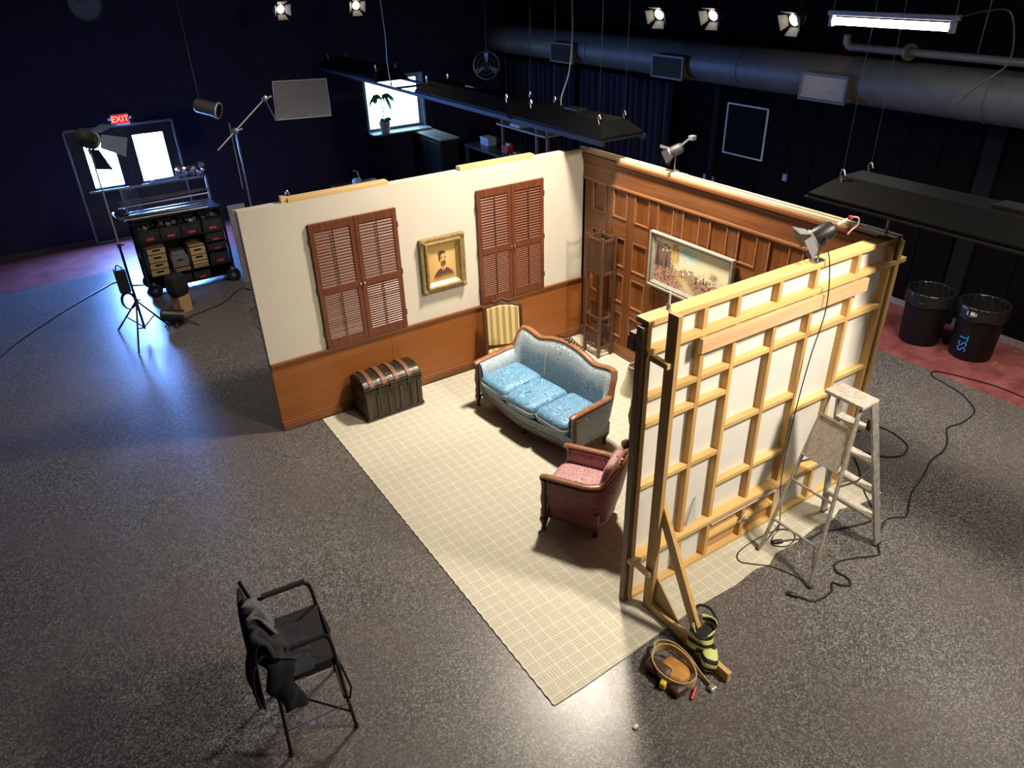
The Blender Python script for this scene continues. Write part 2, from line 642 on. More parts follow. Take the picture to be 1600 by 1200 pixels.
# back wall with openings for the glazed doors and the window
WX0, WX1, WZ0, WZ1 = 0.72, 1.98, 1.25, 2.29
DX0, DX1, DZ1 = -4.95, -3.12, 2.02
b = MB()
y0, y1 = YB, YB + 0.16
b.box(XL, DX0, y0, y1, 0, ZC)
b.box(DX0, DX1, y0, y1, DZ1, ZC)
b.box(DX1, WX0, y0, y1, 0, ZC)
b.box(WX0, WX1, y0, y1, 0, WZ0)
b.box(WX0, WX1, y0, y1, WZ1, ZC)
b.box(WX1, XR, y0, y1, 0, ZC)
structure(b.build('wall_back', MT['wall']))
structure(MB().box(XR - 0.02, XR, YF, 2.7, 0, 0.09).build('baseboard_right', plain('pale_base', (0.22, 0.20, 0.19), 0.6)))
structure(MB().box(XL, DX0, YB - 0.02, YB, 0, 0.09).build('baseboard_back', MT['darkgrey']))

daylight_door = glow('daylight_through_door_glass', DAY, 320.0)
daylight_win = glow('daylight_through_window_glass', (0.55, 0.85, 1.0), 6.0)
# double door with two bright glass panes
d = thing('door_1', 'black double doors with two bright glass panes under the exit sign', 'door', ((DX0 + DX1) / 2, YB, 0), world=True)
d['kind'] = 'structure'
for (a0, a1, g0, g1, h) in ((DX0 + .04, -4.03, -4.68, -4.20, 1), (-4.02, DX1 - .04, -3.86, -3.345, -1)):
    m = MB()
    yy0, yy1 = YB + 0.03, YB + 0.08
    m.box(a0, g0, yy0, yy1, 0.01, DZ1 - .05).box(g1, a1, yy0, yy1, 0.01, DZ1 - .05)
    m.box(g0, g1, yy0, yy1, 0.01, 0.98).box(g0, g1, yy0, yy1, 1.80, DZ1 - .05)
    leaf = m.build('door_leaf', MT['black'], d)
    MB().box(g0, g1, YB + 0.05, YB + 0.06, 0.98, 1.80).build('pane', daylight_door, leaf)
    MB().frame(g0 - .02, g1 + .02, .96, 1.82, .02, YB + .02, YB + .03).build('pane_bead', MT['darkgrey'], leaf)
    xh = -4.09 if h == 1 else -3.96
    MB().box(a0 + .1, a1 - .1, YB - .02, YB + .01, .90, .935).box(a0 + .1, a0 + .14, YB, YB + .03, .9, .935).box(a1 - .14, a1 - .1, YB, YB + .03, .9, .935).build('push_bar', MT['grey'], leaf)
m = MB()
m.box(DX0, DX0 + .035, YB - .015, YB + .1, 0, DZ1).box(DX1 - .035, DX1, YB - .015, YB + .1, 0, DZ1).box(DX0, DX1, YB - .015, YB + .1, DZ1 - .04, DZ1)
m.build('door_frame', MT['grey'], d, bevel=.004)

# window with deep frame, sill and bright pane
w = thing('window_1', 'bright daylight window in the back wall with a plant before it', 'window', ((WX0 + WX1) / 2, YB, WZ0), world=True)
w['kind'] = 'structure'
bluefr = plain('pale_blue_window_frame', (0.34, 0.42, 0.62), 0.5)
MB().box(WX0 + .03, WX1 - .03, YB + .11, YB + .12, WZ0 + .03, WZ1 - .03).build('pane', daylight_win, w)
MB().frame(WX0, WX1, WZ0, WZ1, .045, YB + .09, YB + .13).build('window_frame', bluefr, w, bevel=.004)
MB().frame(WX0 - .05, WX1 + .07, WZ0 - .05, WZ1 + .05, .05, YB - .02, YB + .15).build('window_casing', bluefr, w)
MB().box(WX0 - .05, WX1 + .07, YB - .30, YB + .09, WZ0 - .04, WZ0 - .01).build('window_sill', plain('sill_paint', (0.35, 0.40, 0.52), 0.5), w, bevel=.004)

# pilasters and panel joints on the right wall
for i, (ya, yb_) in enumerate(((-2.72, -2.5), (-6.3, -6.0), (1.75, 1.85))):
    structure(MB().box(XR - .06, XR, ya, yb_, 0.0, 2.6).build('trim_%d' % (i + 1), plain('pilaster_%d' % i, (0.008, 0.0068, 0.0068), 0.8, spec=.1), bevel=.004))
pan = plain('dark_wall_board', (0.0036, 0.0030, 0.0031), 0.8, spec=.05)
wr = MB()
for i in range(7):
    ya = -2.45 + i * 0.46
    structure(MB().box(XR - .018, XR, ya + .01, ya + .45, 0.1, 2.55).build('wall_right_board', pan, bevel=.003))
for i in range(6):
    ya = -5.9 + i * 0.53
    structure(MB().box(XR - .018, XR, ya + .01, ya + .52, 0.1, 2.55).build('wall_right_board', pan, bevel=.003))


# ================================================================== cream flat
LX = -4.09
T = thing('cream_wall_flat', 'cream painted set wall with orange wood wainscot and brown shutters on it', 'set wall', (LX / 2, 0, 0), world=True)
MB().box(LX, -.012, 0, .012, .0, 2.44).build('painted_sheet', MT['cream'], T)
for i in range(3):
    x0 = LX + i * 1.3633
    MB().box(x0 + (.003 if i else 0), x0 + 1.3633, -.008, 0, .1, .775).build('wainscot_panel', MT['wains'], T)
MB().box(LX, -.012, -.03, 0, .795, .825).box(LX, -.012, -.02, 0, .765, .795).build('chair_rail', MT['trim'], T, bevel=.006)
MB().box(LX, -.012, -.022, 0, .008, .085).box(LX, -.012, -.015, 0, .085, .11).build('baseboard', MT['trim'], T, bevel=.006)
MB().box(LX, .05, .012, .10, 2.40, 2.44).build('top_plate', plain('whitewashed_pine', (0.62, 0.57, 0.46), 0.7), T)
MB().box(LX, .05, .012, .10, .0, .04).build('bottom_plate', MT['pine_x'], T)
first = None
for i in range(8):
    x = LX + .02 + i * .575
    if first is None:
        first = MB().box(-.019, .019, .012, .10, .04, 2.40).build('stud', MT['pine_z'], T)
        first.location = (x - LX / 2, 0, 0)
    else:
        piece(first, 'stud', T, (x - LX / 2, 0, 0))
# the mesh above was made in world coordinates, so shift it to be local about the stud
for v in first.data.vertices:
    v.co.x -= -LX / 2
for (x0, x1) in ((-3.60, -2.55), (-1.70, -.73)):
    MB().box(x0, x1, .004, .094, 2.441, 2.48).build('top_batten', MT['pine_x'], T, bevel=.003)
# small clamp at the left end of the left batten
c = thing('spring_clamp', 'small pale clamp gripping the left end of the cream wall top batten', 'clamp', (-3.60, .04, 2.481), world=True)
MB().box(-3.66, -3.60, .02, .08, 2.442, 2.50).build('wood_block', MT['pine_x'], c, bevel=.003)
MB().tube(spline([(-3.60, .05, 2.49), (-3.59, .05, 2.53), (-3.575, .05, 2.54), (-3.56, .05, 2.50)], 5), .006).build('jaw', MT['steel'], c, smooth=True)
MB().cyl((-3.59, .03, 2.52), (-3.59, .07, 2.52), .008).build('pivot', MT['steel'], c)

# ================================================================== panelled flat
T = thing('panelled_wall_flat', 'brown oak panelled set wall hung with the landscape painting', 'set wall', (0, -2, 0), world=True)
YE = -3.99
MB().box(.02, .032, YE, .0, .0, 2.44).build('backing_sheet', MT['panel_z'], T)
rows = [(1.76, 2.09), (1.18, 1.53), (.72, 1.075), (.25, .585)]
cols = [-(.19 + .3735 * k) for k in range(10)]
CW = .235
pz = MB().box(.013, .02, -CW / 2, CW / 2, -.5, .5)
for ri, (z0, z1) in enumerate(rows):
    src = mo = None
    for cy in cols:
        yc, zc, h = cy - CW / 2, (z0 + z1) / 2, (z1 - z0)
        if src is None:
            src = MB().box(.013, .02, yc - CW / 2, yc + CW / 2, z0, z1).build('panel', MT['panel_in'], T)
            q = MB()
            a0, a1 = yc - CW / 2 - .004, yc + CW / 2 + .004
            q.frame(a0, a1, z0 - .004, z1 + .004, .016, -.007, .018, 'yz')
            mo = q.build('panel_moulding', MT['mould'], src)
            base = yc
        else:
            o = piece(src, 'panel', T, (0, yc - base, 0))
            piece(mo, 'panel_moulding', o)
edges = [0.0] + cols
st = [(0, cols[0])] + [(cols[k] - CW, cols[k + 1]) for k in range(9)] + [(cols[9] - CW, YE)]
for (a, c_) in st:
    MB().box(0, .02, c_, a, .12, 2.12).build('stile', MT['panel_z'], T)
zr = [2.11] + [z for r_ in rows for z in (r_[1], r_[0])] + [.12]
for i in range(0, len(zr), 2):
    hi, lo = zr[i], zr[i + 1]
    for k, cy in enumerate(cols):
        MB().box(.001, .0195, cy - CW, cy, lo, hi).build('rail', MT['panel_y'], T)
MB().box(-.012, .02, YE, 0, 2.11, 2.34).build('header_board', MT['panel_y'], T, bevel=.003)
MB().box(-.02, .02, YE, 0, 2.095, 2.125).build('header_bead', MT['mould'], T, bevel=.005)
MB().box(-.03, .02, YE, 0, 2.33, 2.365).box(-.045, .02, YE, 0, 2.365, 2.40).build('cornice', MT['panel_y'], T, bevel=.006)
MB().box(-.02, .0, -3.86, 0, .008, .12).box(-.014, .0, -3.86, 0, .12, .145).build('baseboard', MT['panel_y'], T, bevel=.004)
for (a, c_, zz) in ((0.0, -1.62, 2.44), (-1.62, -3.99, 2.436)):
    MB().box(-.02, .085, c_ + .003, a, 2.40, zz).build('top_plate', plain('pale_pine_cap', (0.70, 0.56, 0.36), 0.6), T, bevel=.004)
for i in range(8):
    y = -.02 - i * .565
    MB().box(.032, .08, y - .038, y, .0, 2.40).build('stud', MT['pine_z'], T)
MB().box(.0, .018, -.03, -.0, .0, 2.38).build('corner_stile', MT['panel_z'], T)

# ================================================================== framed flat seen from behind
T = thing('framed_wall_flat', 'back of set wall with bare pine studs over white sheeting', 'set wall', (-1.3, -3.95, 0), world=True)
ZB = .008
FO, FI = -4.0, -3.94
MB().box(-2.60, .0, FI, FI + .015, ZB, 2.40).build('white_sheeting', MT['white'], T)
MB().box(-2.63, -.02, FI + .015, FI + .028, ZB, 2.30).build('inner_panelling', MT['panel_z'], T)
MB().box(-2.66, -.02, FI + .028, FI + .10, 2.20, 2.30).box(-2.66, -.02, FI + .028, FI + .085, 2.30, 2.33).build('inner_cornice', MT['panel_y'], T, bevel=.005)
PINES = [wood('pine_board_%d' % i, tuple(c * k for c in (0.47, 0.255, 0.075)), tuple(min(1, c * k) for c in (0.68, 0.45, 0.18)), 'z', 0.7, 0.55) for i, k in enumerate((.9, 1.0, 1.1))]
PINEX = [wood('pine_rail_%d' % i, tuple(c * k for c in (0.52, 0.31, 0.10)), tuple(min(1, c * k) for c in (0.72, 0.515, 0.22)), 'x', 0.7, 0.55) for i, k in enumerate((.92, 1.0, 1.08))]
studs = [-2.592, -2.09, -1.77, -1.345, -.94, -.445, -.0]
for i, x in enumerate(studs):
    MB().box(x - .038, x, FO, FI, .045, 2.20).build('stud', PINES[i % 3], T, bevel=.002)
    MB().box(x - .038, x, FO + .006, FI, 2.24, 2.40).build('short_stud', PINES[(i + 1) % 3], T, bevel=.002)
MB().box(-2.668, -2.634, FO + .012, FI + .006, ZB, 2.40).build('edge_board', wood('aged_shaded_stud', (.09, .05, .028), (.20, .12, .065), 'z', .8), T, bevel=.002)  # old wood, with the unlit end's shade mixed into its brown
MB().box(.004, .02, FO + .02, FI + .02, ZB, 2.37).build('edge_board', plain('pale_edge', (0.66, 0.54, 0.36), .6), T, bevel=.002)
MB().box(-2.63, .0, FO, FI + .06, 2.40, 2.44).build('top_plate', PINEX[2], T, bevel=.003)
MB().box(-2.63, .17, FO - .012, FI, 2.20, 2.24).build('second_rail', PINEX[2], T, bevel=.003)
MB().box(-2.16, -.34, FO - .038, FO, 2.08, 2.188).build('applied_board', wood('pinker_pine', (0.56, 0.33, 0.17), (0.74, 0.52, 0.30), 'x', .6), T, bevel=.003)
MB().box(-2.63, .0, FO, FI, ZB, .045).build('bottom_plate', PINEX[0], T, bevel=.003)
MB().box(-2.66, -.0, FO - .035, FI, .42, .458).build('long_rail', PINEX[1], T, bevel=.003)
bays = {0: (1.84, 1.625, 1.09), 1: (1.84, 1.625, 1.09), 2: (1.84, 1.30, .76), 3: (1.84, 1.30, .76), 4: (1.84, 1.145,), 5: (1.84, 1.265,)}
for bay, zs in bays.items():
    x0, x1 = studs[bay], studs[bay + 1] - .038
    for j, z in enumerate(zs):
        MB().box(x0, x1, FO + .002, FI, z, z + .038).build('rail', PINEX[(bay + j) % 3], T, bevel=.002)
MB().box(-1.768, -.98, FI - .012, FI - .001, .047, .41).build('plywood_backing', MT['ply'], T)
for (x0, x1) in ((-1.768, -1.385), (-1.343, -.98)):
    MB().box(x0, x1, FO + .002, FI - .012, .20, .236).build('rail', PINEX[1], T, bevel=.002)
MB().box(-1.768, -.98, FO - .01, FO, .36, .415).build('thin_batten', MT['white'], T)
# little crown bracket lying on the lower rail
MB().tube(spline([(-1.42, FO - .02, .25), (-1.40, FO - .03, .30), (-1.37, FO - .02, .27), (-1.34, FO - .03, .24)], 5), .009).build('rope_tie', MT['piping'], T, smooth=True)

peg = thing('white_peg', 'little white peg standing on the near top end of the framed wall', 'peg', (-2.40, -3.93, 2.44), world=True)
MB().cyl((-2.40, -3.93, 2.44), (-2.40, -3.93, 2.475), .014).build('collar', MT['grey'], peg)
MB().cyl((-2.40, -3.93, 2.475), (-2.40, -3.93, 2.56), .010).build('stem', MT['silverpaint'], peg)
peg2 = thing('white_rod', 'white rod sticking up where framed wall meets panelled wall', 'rod', (.0, -3.86, 2.44), world=True)
MB().cyl((.03, -3.87, 2.44), (.03, -3.87, 2.56), .013).build('stem', MT['silverpaint'], peg2)
MB().cyl((.03, -3.87, 2.437), (.03, -3.87, 2.45), .022).build('foot', MT['silverpaint'], peg2)

sheet = thing('plastic_wedge', 'wedge of clear plastic standing on the long rail of the framed wall', 'plastic sheet', (-1.95, -3.95, .458), world=True)
mp, nt, N_, L_, bs_ = _new('clear_plastic')
L_.new(_ramp(nt, _noise(nt, _coord(nt), 9), [(.3, (.62, .66, .66)), (.7, (.8, .84, .84))]), bs_.inputs['Base Color'])
bs_.inputs['Roughness'].default_value = .15
bs_.inputs['Alpha'].default_value = .45
MB().extrude([(-2.03, -3.97, .459), (-1.87, -3.965, .459), (-1.90, -3.955, .62), (-1.93, -3.948, .70)], (0, -.006, 0)).build('face', mp, sheet)
MB().tube([(-2.035, -3.975, .462), (-1.99, -3.965, .6), (-1.93, -3.955, .71)], .004).build('edge', MT['silverpaint'], sheet)

# ---- stage brace (jack) at the near end
T = thing('stage_brace', 'pine stage brace with tall post and diagonal at the near wall end', 'brace', (-2.54, -4.3, 0), world=True)
MB().box(-2.56, -2.522, -4.18, -4.09, .012, 2.52).build('post', PINES[0], T, bevel=.002)
MB().box(-2.56, -2.522, -4.96, -4.181, .0, .09).build('foot_board', wood('pine_foot', (.55, .35, .13), (.76, .56, .28), 'y', .7), T, bevel=.002)
MB().beam((-2.505, -4.10, 1.08), (-2.505, -4.66, .045), .036, .085, (0, 1, .5)).build('diagonal', PINES[1], T, bevel=.002)
MB().extrude([(-2.521, -4.12, .40), (-2.521, -4.12, .02), (-2.521, -4.44, .02), (-2.521, -4.44, .095)], (.012, 0, 0)).build('gusset', wood('gusset_ply', (.42, .26, .12), (.58, .40, .2), 'y', .6), T)
for z in (2.155, .365):
    MB().box(-2.60, -2.562, -4.16, -4.002, z, z + .04).build('spacer_block', MT['pine_y'], T, bevel=.003)

# ================================================================== rug
pts = [(-3.66, -.035), (-3.66, -1.5), (-3.655, -3.0), (-3.66, -4.43)]
edge = [(-3.4, -4.425), (-3.0, -4.40), (-2.6, -4.37), (-2.2, -4.35), (-1.8, -4.36), (-1.55, -4.33), (-1.40, -4.36), (-1.25, -4.30), (-.95, -4.31), (-.7, -4.28), (-.5, -4.31), (-.33, -4.25), (-.1, -4.31), (.08, -4.34), (.2, -4.325)]
poly = pts + edge + [(.2, -4.06), (-.025, -4.03), (-.025, -.035)]
T = thing('plaid_rug', 'large beige plaid woven rug covering the set floor', 'rug', (-1.8, -2.2, 0), world=True)
MB().extrude([(x, y, .0005) for x, y in poly], (0, 0, .0075)).build('weave', MT['rug'], T)
fr = [(-3.66 + .004 * math.sin(i * 2.1), -.035 - i * .03, .006) for i in range(147)]
MB().tube(fr, .006, 5).build('bound_edge', plain('rug_binding', (.62, .58, .47), .9, scale=90, amt=.3), T, smooth=True)

# ================================================================== shutters
def shutters(x0, x1, z0, z1, zm, label, tilts):
    T = thing('window_shutters', label, 'shutters', ((x0 + x1) / 2, 0, z0), world=True, group='louvred shutters on the cream wall')
    mid = (x0 + x1) / 2
    n = 19
    for li, (a, c) in enumerate(((x0, mid - .002), (mid + .002, x1))):
        f = MB()
        S, RT, RB, RM = .05, .085, .10, .075
        ya, yb = -.036, -.006
        f.box(a, a + S, ya, yb, z0, z1).box(c - S, c, ya, yb, z0, z1)
        f.box(a + S, c - S, ya, yb, z1 - RT, z1).box(a + S, c - S, ya, yb, z0, z0 + RB).box(a + S, c - S, ya, yb, zm - RM / 2, zm + RM / 2)
        leaf = f.build('shutter_leaf', MT['shut'], T, bevel=.003)
        for si, (s0, s1) in enumerate(((zm + RM / 2, z1 - RT), (z0 + RB, zm - RM / 2))):
            tilt = tilts[li * 2 + si]
            pitch = (s1 - s0) / n
            src = None
            xc, w = (a + c) / 2, (c - a) - 2 * S
            for k in range(n):
                z = s0 + pitch * (k + .5)
                jt = tilt + random.uniform(-.06, .06)
                if src is None:
                    src = MB().obox((0, 0, 0), (w, .033, .0055)).build('louver', MT['shutx'], None)
                    src.parent = leaf
                    o = src
                else:
                    o = piece(src, 'louver', leaf)
                o.location = (xc - mid, -.021, z - z0)
                o.rotation_euler = (jt, 0, 0)
            MB().cyl((xc, -.043, s0 + .01), (xc, -.043, s1 - .01), .0045, n=8).build('tilt_rod', MT['dark'], leaf)
        kx = c - .02 if li == 0 else a + .02
        MB().lathe([(.004, 0), (.005, .012), (.012, .018), (.013, .025), (.007, .03)], (kx, -.036, zm), 12, (0, -1, 0)).build('knob', MT['steel'], leaf, smooth=True)
        hx = a - .006 if li == 0 else c + .006
        for hz in (z0 + .18, zm + .02, z1 - .18):
            MB().cyl((hx, -.03, hz - .03), (hx, -.03, hz + .03), .006, n=8).build('hinge', MT['darkgrey'], leaf)
    return T


shutters(-3.462, -2.514, .83, 2.199, 1.475, 'left louvred shutters, one lower half opened to show white', (1.02, .99, 1.03, .72))
shutters(-1.534, -.622, .83, 2.199, 1.475, 'right louvred shutters on the cream wall near the panelled corner', (.85, .9, .8, .95))


# ================================================================== pictures
def sstep(a, b, x):
    t = np.clip((x - a) / (b - a), 0, 1)
    return t * t * (3 - 2 * t)


def lin(c):
    return np.array([((v / 255 + .055) / 1.055) ** 2.4 if v > 10 else v / 255 / 12.92 for v in c])


def print_mesh(name, fn, w, h, nx, ny, place, parent, m):
    """grid of the print; fn(u, v) -> colours with v up"""
    u, v = np.meshgrid(np.linspace(0, 1, nx), np.linspace(0, 1, ny), indexing='ij')
    col = fn(u, v)
    vs_ = [place(float(a), float(b_)) for a, b_ in zip(u.ravel(), v.ravel())]
    fs = [(i * ny + j, (i + 1) * ny + j, (i + 1) * ny + j + 1, i * ny + j + 1) for i in range(nx - 1) for j in range(ny - 1)]
    b = MB().add(vs_, fs)
    o = b.build(name, m, parent)
    a = o.data.color_attributes.new('print', 'FLOAT_COLOR', 'POINT')
    rgba = np.ones((nx * ny, 4), np.float32)
    rgba[:, :3] = col.reshape(-1, 3)
    a.data.foreach_set('color', rgba.ravel())
    return o


rng = np.random.default_rng(3)


def vnoise(u, v, n, seed):
    r = np.random.default_rng(seed).random((n + 2, n + 2))
    x, y = u * n, v * n
    i, j = np.floor(x).astype(int), np.floor(y).astype(int)
    fx, fy = x - i, y - j
    fx, fy = fx * fx * (3 - 2 * fx), fy * fy * (3 - 2 * fy)
    return (r[i, j] * (1 - fx) + r[i + 1, j] * fx) * (1 - fy) + (r[i, j + 1] * (1 - fx) + r[i + 1, j + 1] * fx) * fy


def portrait(u, v):
    bg = lin((214, 176, 112))[None, None] * (0.75 + .35 * np.exp(-((u - .55) ** 2 + (v - .62) ** 2) / .12))[..., None]
    c = bg.copy()

    def lay(mask, col):
        nonlocal c
        c = c * (1 - mask[..., None]) + lin(col)[None, None] * mask[..., None]
    ell = lambda cx, cy, rx, ry, s=.12: 1 - sstep(1 - s, 1 + s, np.sqrt(((u - cx) / rx) ** 2 + ((v - cy) / ry) ** 2))
    sh = sstep(0, .03, (.40 - 1.5 * (u - .52) ** 2 - .0) - v) * sstep(.06, .16, u) * (1 - sstep(.86, .95, u)) * sstep(.0, .22, v)
    lay(sh, (92, 62, 42))
    lay(ell(.30, .24, .13, .2, .4) * sh * .4, (70, 46, 32))
    # shirt and tie
    lay(sstep(0, .02, .07 - abs(u - .52) * .8 - abs(v - .36) * .55) * (v < .45), (222, 196, 148))
    lay(ell(.52, .31, .02, .08, .3), (80, 52, 36))
    lay(ell(.50, .45, .08, .07, .2), (150, 106, 66))
    # head
    lay(ell(.505, .63, .135, .19), (206, 160, 104))
    lay(ell(.475, .77, .15, .085, .25), (88, 58, 36))
    lay(ell(.385, .66, .04, .11, .3), (84, 54, 34))
    lay(ell(.55, .70, .10, .06, .4), (218, 174, 116))
    # beard, moustache, brows, eyes, nose
    lay(ell(.52, .49, .105, .075, .3), (112, 76, 46))
    lay(ell(.545, .535, .07, .022, .3), (92, 58, 36))
    lay(ell(.47, .665, .045, .012, .3), (100, 66, 42))
    lay(ell(.61, .668, .04, .012, .3), (100, 66, 42))
    lay(ell(.475, .64, .022, .012, .3), (78, 50, 34))
    lay(ell(.605, .642, .02, .012, .3), (78, 50, 34))
    lay(ell(.565, .59, .018, .035, .5), (176, 128, 80))
    return np.clip(c * (0.93 + .14 * vnoise(u, v, 30, 1))[..., None], 0, 1)


def landscape(u, v):
    c = np.zeros(u.shape + (3,))
    sky = lin((238, 224, 188))
    c[:] = sky
    blue = np.exp(-(((u - .47) / .14) ** 2 + ((v - .84) / .17) ** 2)) * sstep(.35, .6, vnoise(u, v, 9, 4) + .25)

    def lay(mask, col):
        nonlocal c
        c = c * (1 - mask[..., None]) + lin(col)[None, None] * mask[..., None]
    lay(np.clip(blue * 1.1, 0, 1), (160, 214, 218))
    lay(np.exp(-(((u - .50) / .07) ** 2 + ((v - .70) / .06) ** 2)) * .8, (240, 232, 208))
    n1, n2, n3 = vnoise(u, v, 36, 5), vnoise(u, v, 70, 6), vnoise(u, v, 14, 8)
    # hazy far trees
    lay(sstep(.0, .1, .52 - .10 * abs(u - .5) + .28 * (n1 - .5) - v) * .9, (150, 128, 108))
    left = sstep(.36, .22, u)
    lay(sstep(0, .12, .62 * left + .34 * (n1 - .4) + .25 * (1 - u) * left - v + .05) * left, (120, 94, 84))
    for (x, h, w_) in ((.04, .95, .045), (.17, .74, .035), (.10, .6, .03), (.25, .5, .03), (.40, .46, .02), (.60, .50, .025), (.70, .55, .03), (.735, .5, .025), (.66, .45, .02), (.93, .5, .03)):
        lay(((abs(u - x) < w_ * np.clip((h - v) / (h - .2), 0, 1) * (.75 + .5 * n2)) & (v > .28) & (v < h)).astype(float) * .9, (62, 52, 46))
    # yellow birches
    g = np.exp(-(((u - .29) / .07) ** 2 + ((v - .76) / .26) ** 2))
    lay(np.clip(sstep(.45, .62, g * .75 + .4 * n2), 0, 1) * (g > .2), (190, 160, 88))
    for x in (.245, .285, .305, .345):
        lay(((abs(u - x) < .005) & (v > .3) & (v < .92)).astype(float), (206, 188, 148))
    for x in (.80, .815, .85, .90):
        lay(((abs(u - x) < .004) & (v > .14) & (v < .5)).astype(float), (196, 178, 150))
    lay(np.exp(-(((u - .82) / .055) ** 2 + ((v - .58) / .09) ** 2)) * (n2 > .35), (118, 96, 84))
    # ground
    gr = sstep(0, .04, .36 + .05 * np.sin(u * 9) - .12 * sstep(.5, 1, u) * 0 - v + .08 * (n1 - .5))
    lay(gr, (150, 118, 100))
    lay(gr * (n2 > .55), (188, 146, 126))
    lay(gr * (n1 < .3), (98, 70, 60))
    lay(gr * np.exp(-(((u - .40) / .09) ** 2 + ((v - .27) / .07) ** 2)), (200, 184, 92))
    pth = np.exp(-(((u - .42 - .35 * (.28 - v)) / (.05 + .35 * (.30 - np.clip(v, 0, .3)))) ** 2) * 2) * (v < .25)
    lay(np.clip(pth, 0, 1) * .85, (214, 198, 164))
    return np.clip(c * (1.12 + .28 * n2)[..., None], 0, .95)


T = thing('portrait_picture', 'gilt framed sepia portrait of a bearded man in a suit', 'picture', (-2.0, 0, 1.147), world=True)
px0, px1, pz0, pz1 = -2.285, -1.727, 1.147, 1.791
MB().frame(px0, px1, pz0, pz1, .05, -.055, -.004).build('outer_moulding', MT['gold'], T, bevel=.012)
MB().frame(px0 + .045, px1 - .045, pz0 + .045, pz1 - .045, .035, -.075, -.02).build('raised_moulding', MT['gold'], T, bevel=.014)
m = MB()
for i in range(4):
    pass
ins = .075
m2 = MB()
o_ = [(px0 + ins, pz0 + ins), (px1 - ins, pz0 + ins), (px1 - ins, pz1 - ins), (px0 + ins, pz1 - ins)]
i_ = [(px0 + ins + .04, pz0 + ins + .04), (px1 - ins - .04, pz0 + ins + .04), (px1 - ins - .04, pz1 - ins - .04), (px0 + ins + .04, pz1 - ins - .04)]
m2.add([(a, -.06, z) for a, z in o_] + [(a, -.022, z) for a, z in i_], [(k, (k + 1) % 4, 4 + (k + 1) % 4, 4 + k) for k in range(4)])
m2.build('gilt_liner', MT['goldlt'], T)
for cx, cz in ((px0 + .03, pz0 + .03), (px1 - .03, pz0 + .03), (px0 + .03, pz1 - .03), (px1 - .03, pz1 - .03)):
    k = MB()
    for a in range(6):
        an = a * math.pi / 3
        k.superell((cx + .018 * math.cos(an), -.058, cz + .018 * math.sin(an)), (.026, .02, .026), 1, 1, 8, 6)
    k.superell((cx, -.062, cz), (.026, .024, .026), 1, 1, 8, 6)
    k.build('corner_ornament', MT['gold'], T, smooth=True)
a0, a1, c0, c1 = px0 + .113, px1 - .113, pz0 + .113, pz1 - .113
print_mesh('print', portrait, 0, 0, 90, 110, lambda u, v: (a0 + (a1 - a0) * u, -.02, c0 + (c1 - c0) * v), T, painted('sepia_print', .55))

T = thing('landscape_painting', 'silver framed forest landscape painting on the panelled wall', 'painting', (0, -1.87, 1.16), world=True)
qy0, qy1, qz0, qz1 = -2.471, -1.276, 1.16, 1.79
MB().frame(qy0, qy1, qz0, qz1, .022, -.075, -.022, 'yz').build('outer_frame', MT['silverfr'], T, bevel=.005)
MB().frame(qy0 + .02, qy1 - .02, qz0 + .02, qz1 - .02, .018, -.06, -.03, 'yz').build('dark_step', plain('dark_frame_step', (.10, .09, .075), .4), T)
o_ = [(qy0 + .036, qz0 + .036), (qy1 - .036, qz0 + .036), (qy1 - .036, qz1 - .036), (qy0 + .036, qz1 - .036)]
i_ = [(qy0 + .07, qz0 + .07), (qy1 - .07, qz0 + .07), (qy1 - .07, qz1 - .07), (qy0 + .07, qz1 - .07)]
MB().add([(-.06, a, z) for a, z in o_] + [(-.034, a, z) for a, z in i_], [(k, (k + 1) % 4, 4 + (k + 1) % 4, 4 + k) for k in range(4)]).build('inner_bevel', MT['silverfr'], T)
print_mesh('canvas', landscape, 0, 0, 200, 110, lambda u, v: (-.034, qy1 - .068 + (qy0 - qy1 + .136) * u, qz0 + .068 + (qz1 - qz0 - .136) * v), T, painted('oil_paint', .4))

# ================================================================== upholstered seats
def shell_path(W, D, rc, n=48):
    """plan of arms and back: from one arm front, round the back, to the other arm front; also arc length"""
    pts = []
    cx = [(0.0, 0.0), (0.0, D - rc)]
    seg = []
    L1 = D - rc
    L2 = rc * math.pi / 2
    L3 = W - 2 * rc
    tot = 2 * L1 + 2 * L2 + L3
    out = []
    for i in range(n + 1):
        s = tot * i / n
        if s <= L1:
            out.append((0.0, s, -1, 0, s))
        elif s <= L1 + L2:
            a = (s - L1) / rc
            out.append((rc - rc * math.cos(a), D - rc + rc * math.sin(a), -math.cos(a), math.sin(a), s))
        elif s <= L1 + L2 + L3:
            out.append((rc + s - L1 - L2, D, 0, 1, s))
        elif s <= L1 + 2 * L2 + L3:
            a = (s - L1 - L2 - L3) / rc
            out.append((W - rc + rc * math.sin(a), D - rc + rc * math.cos(a), math.sin(a), math.cos(a), s))
        else:
            out.append((W, D - rc - (s - L1 - 2 * L2 - L3), 1, 0, s))
    return out, L1, L2, L3, tot


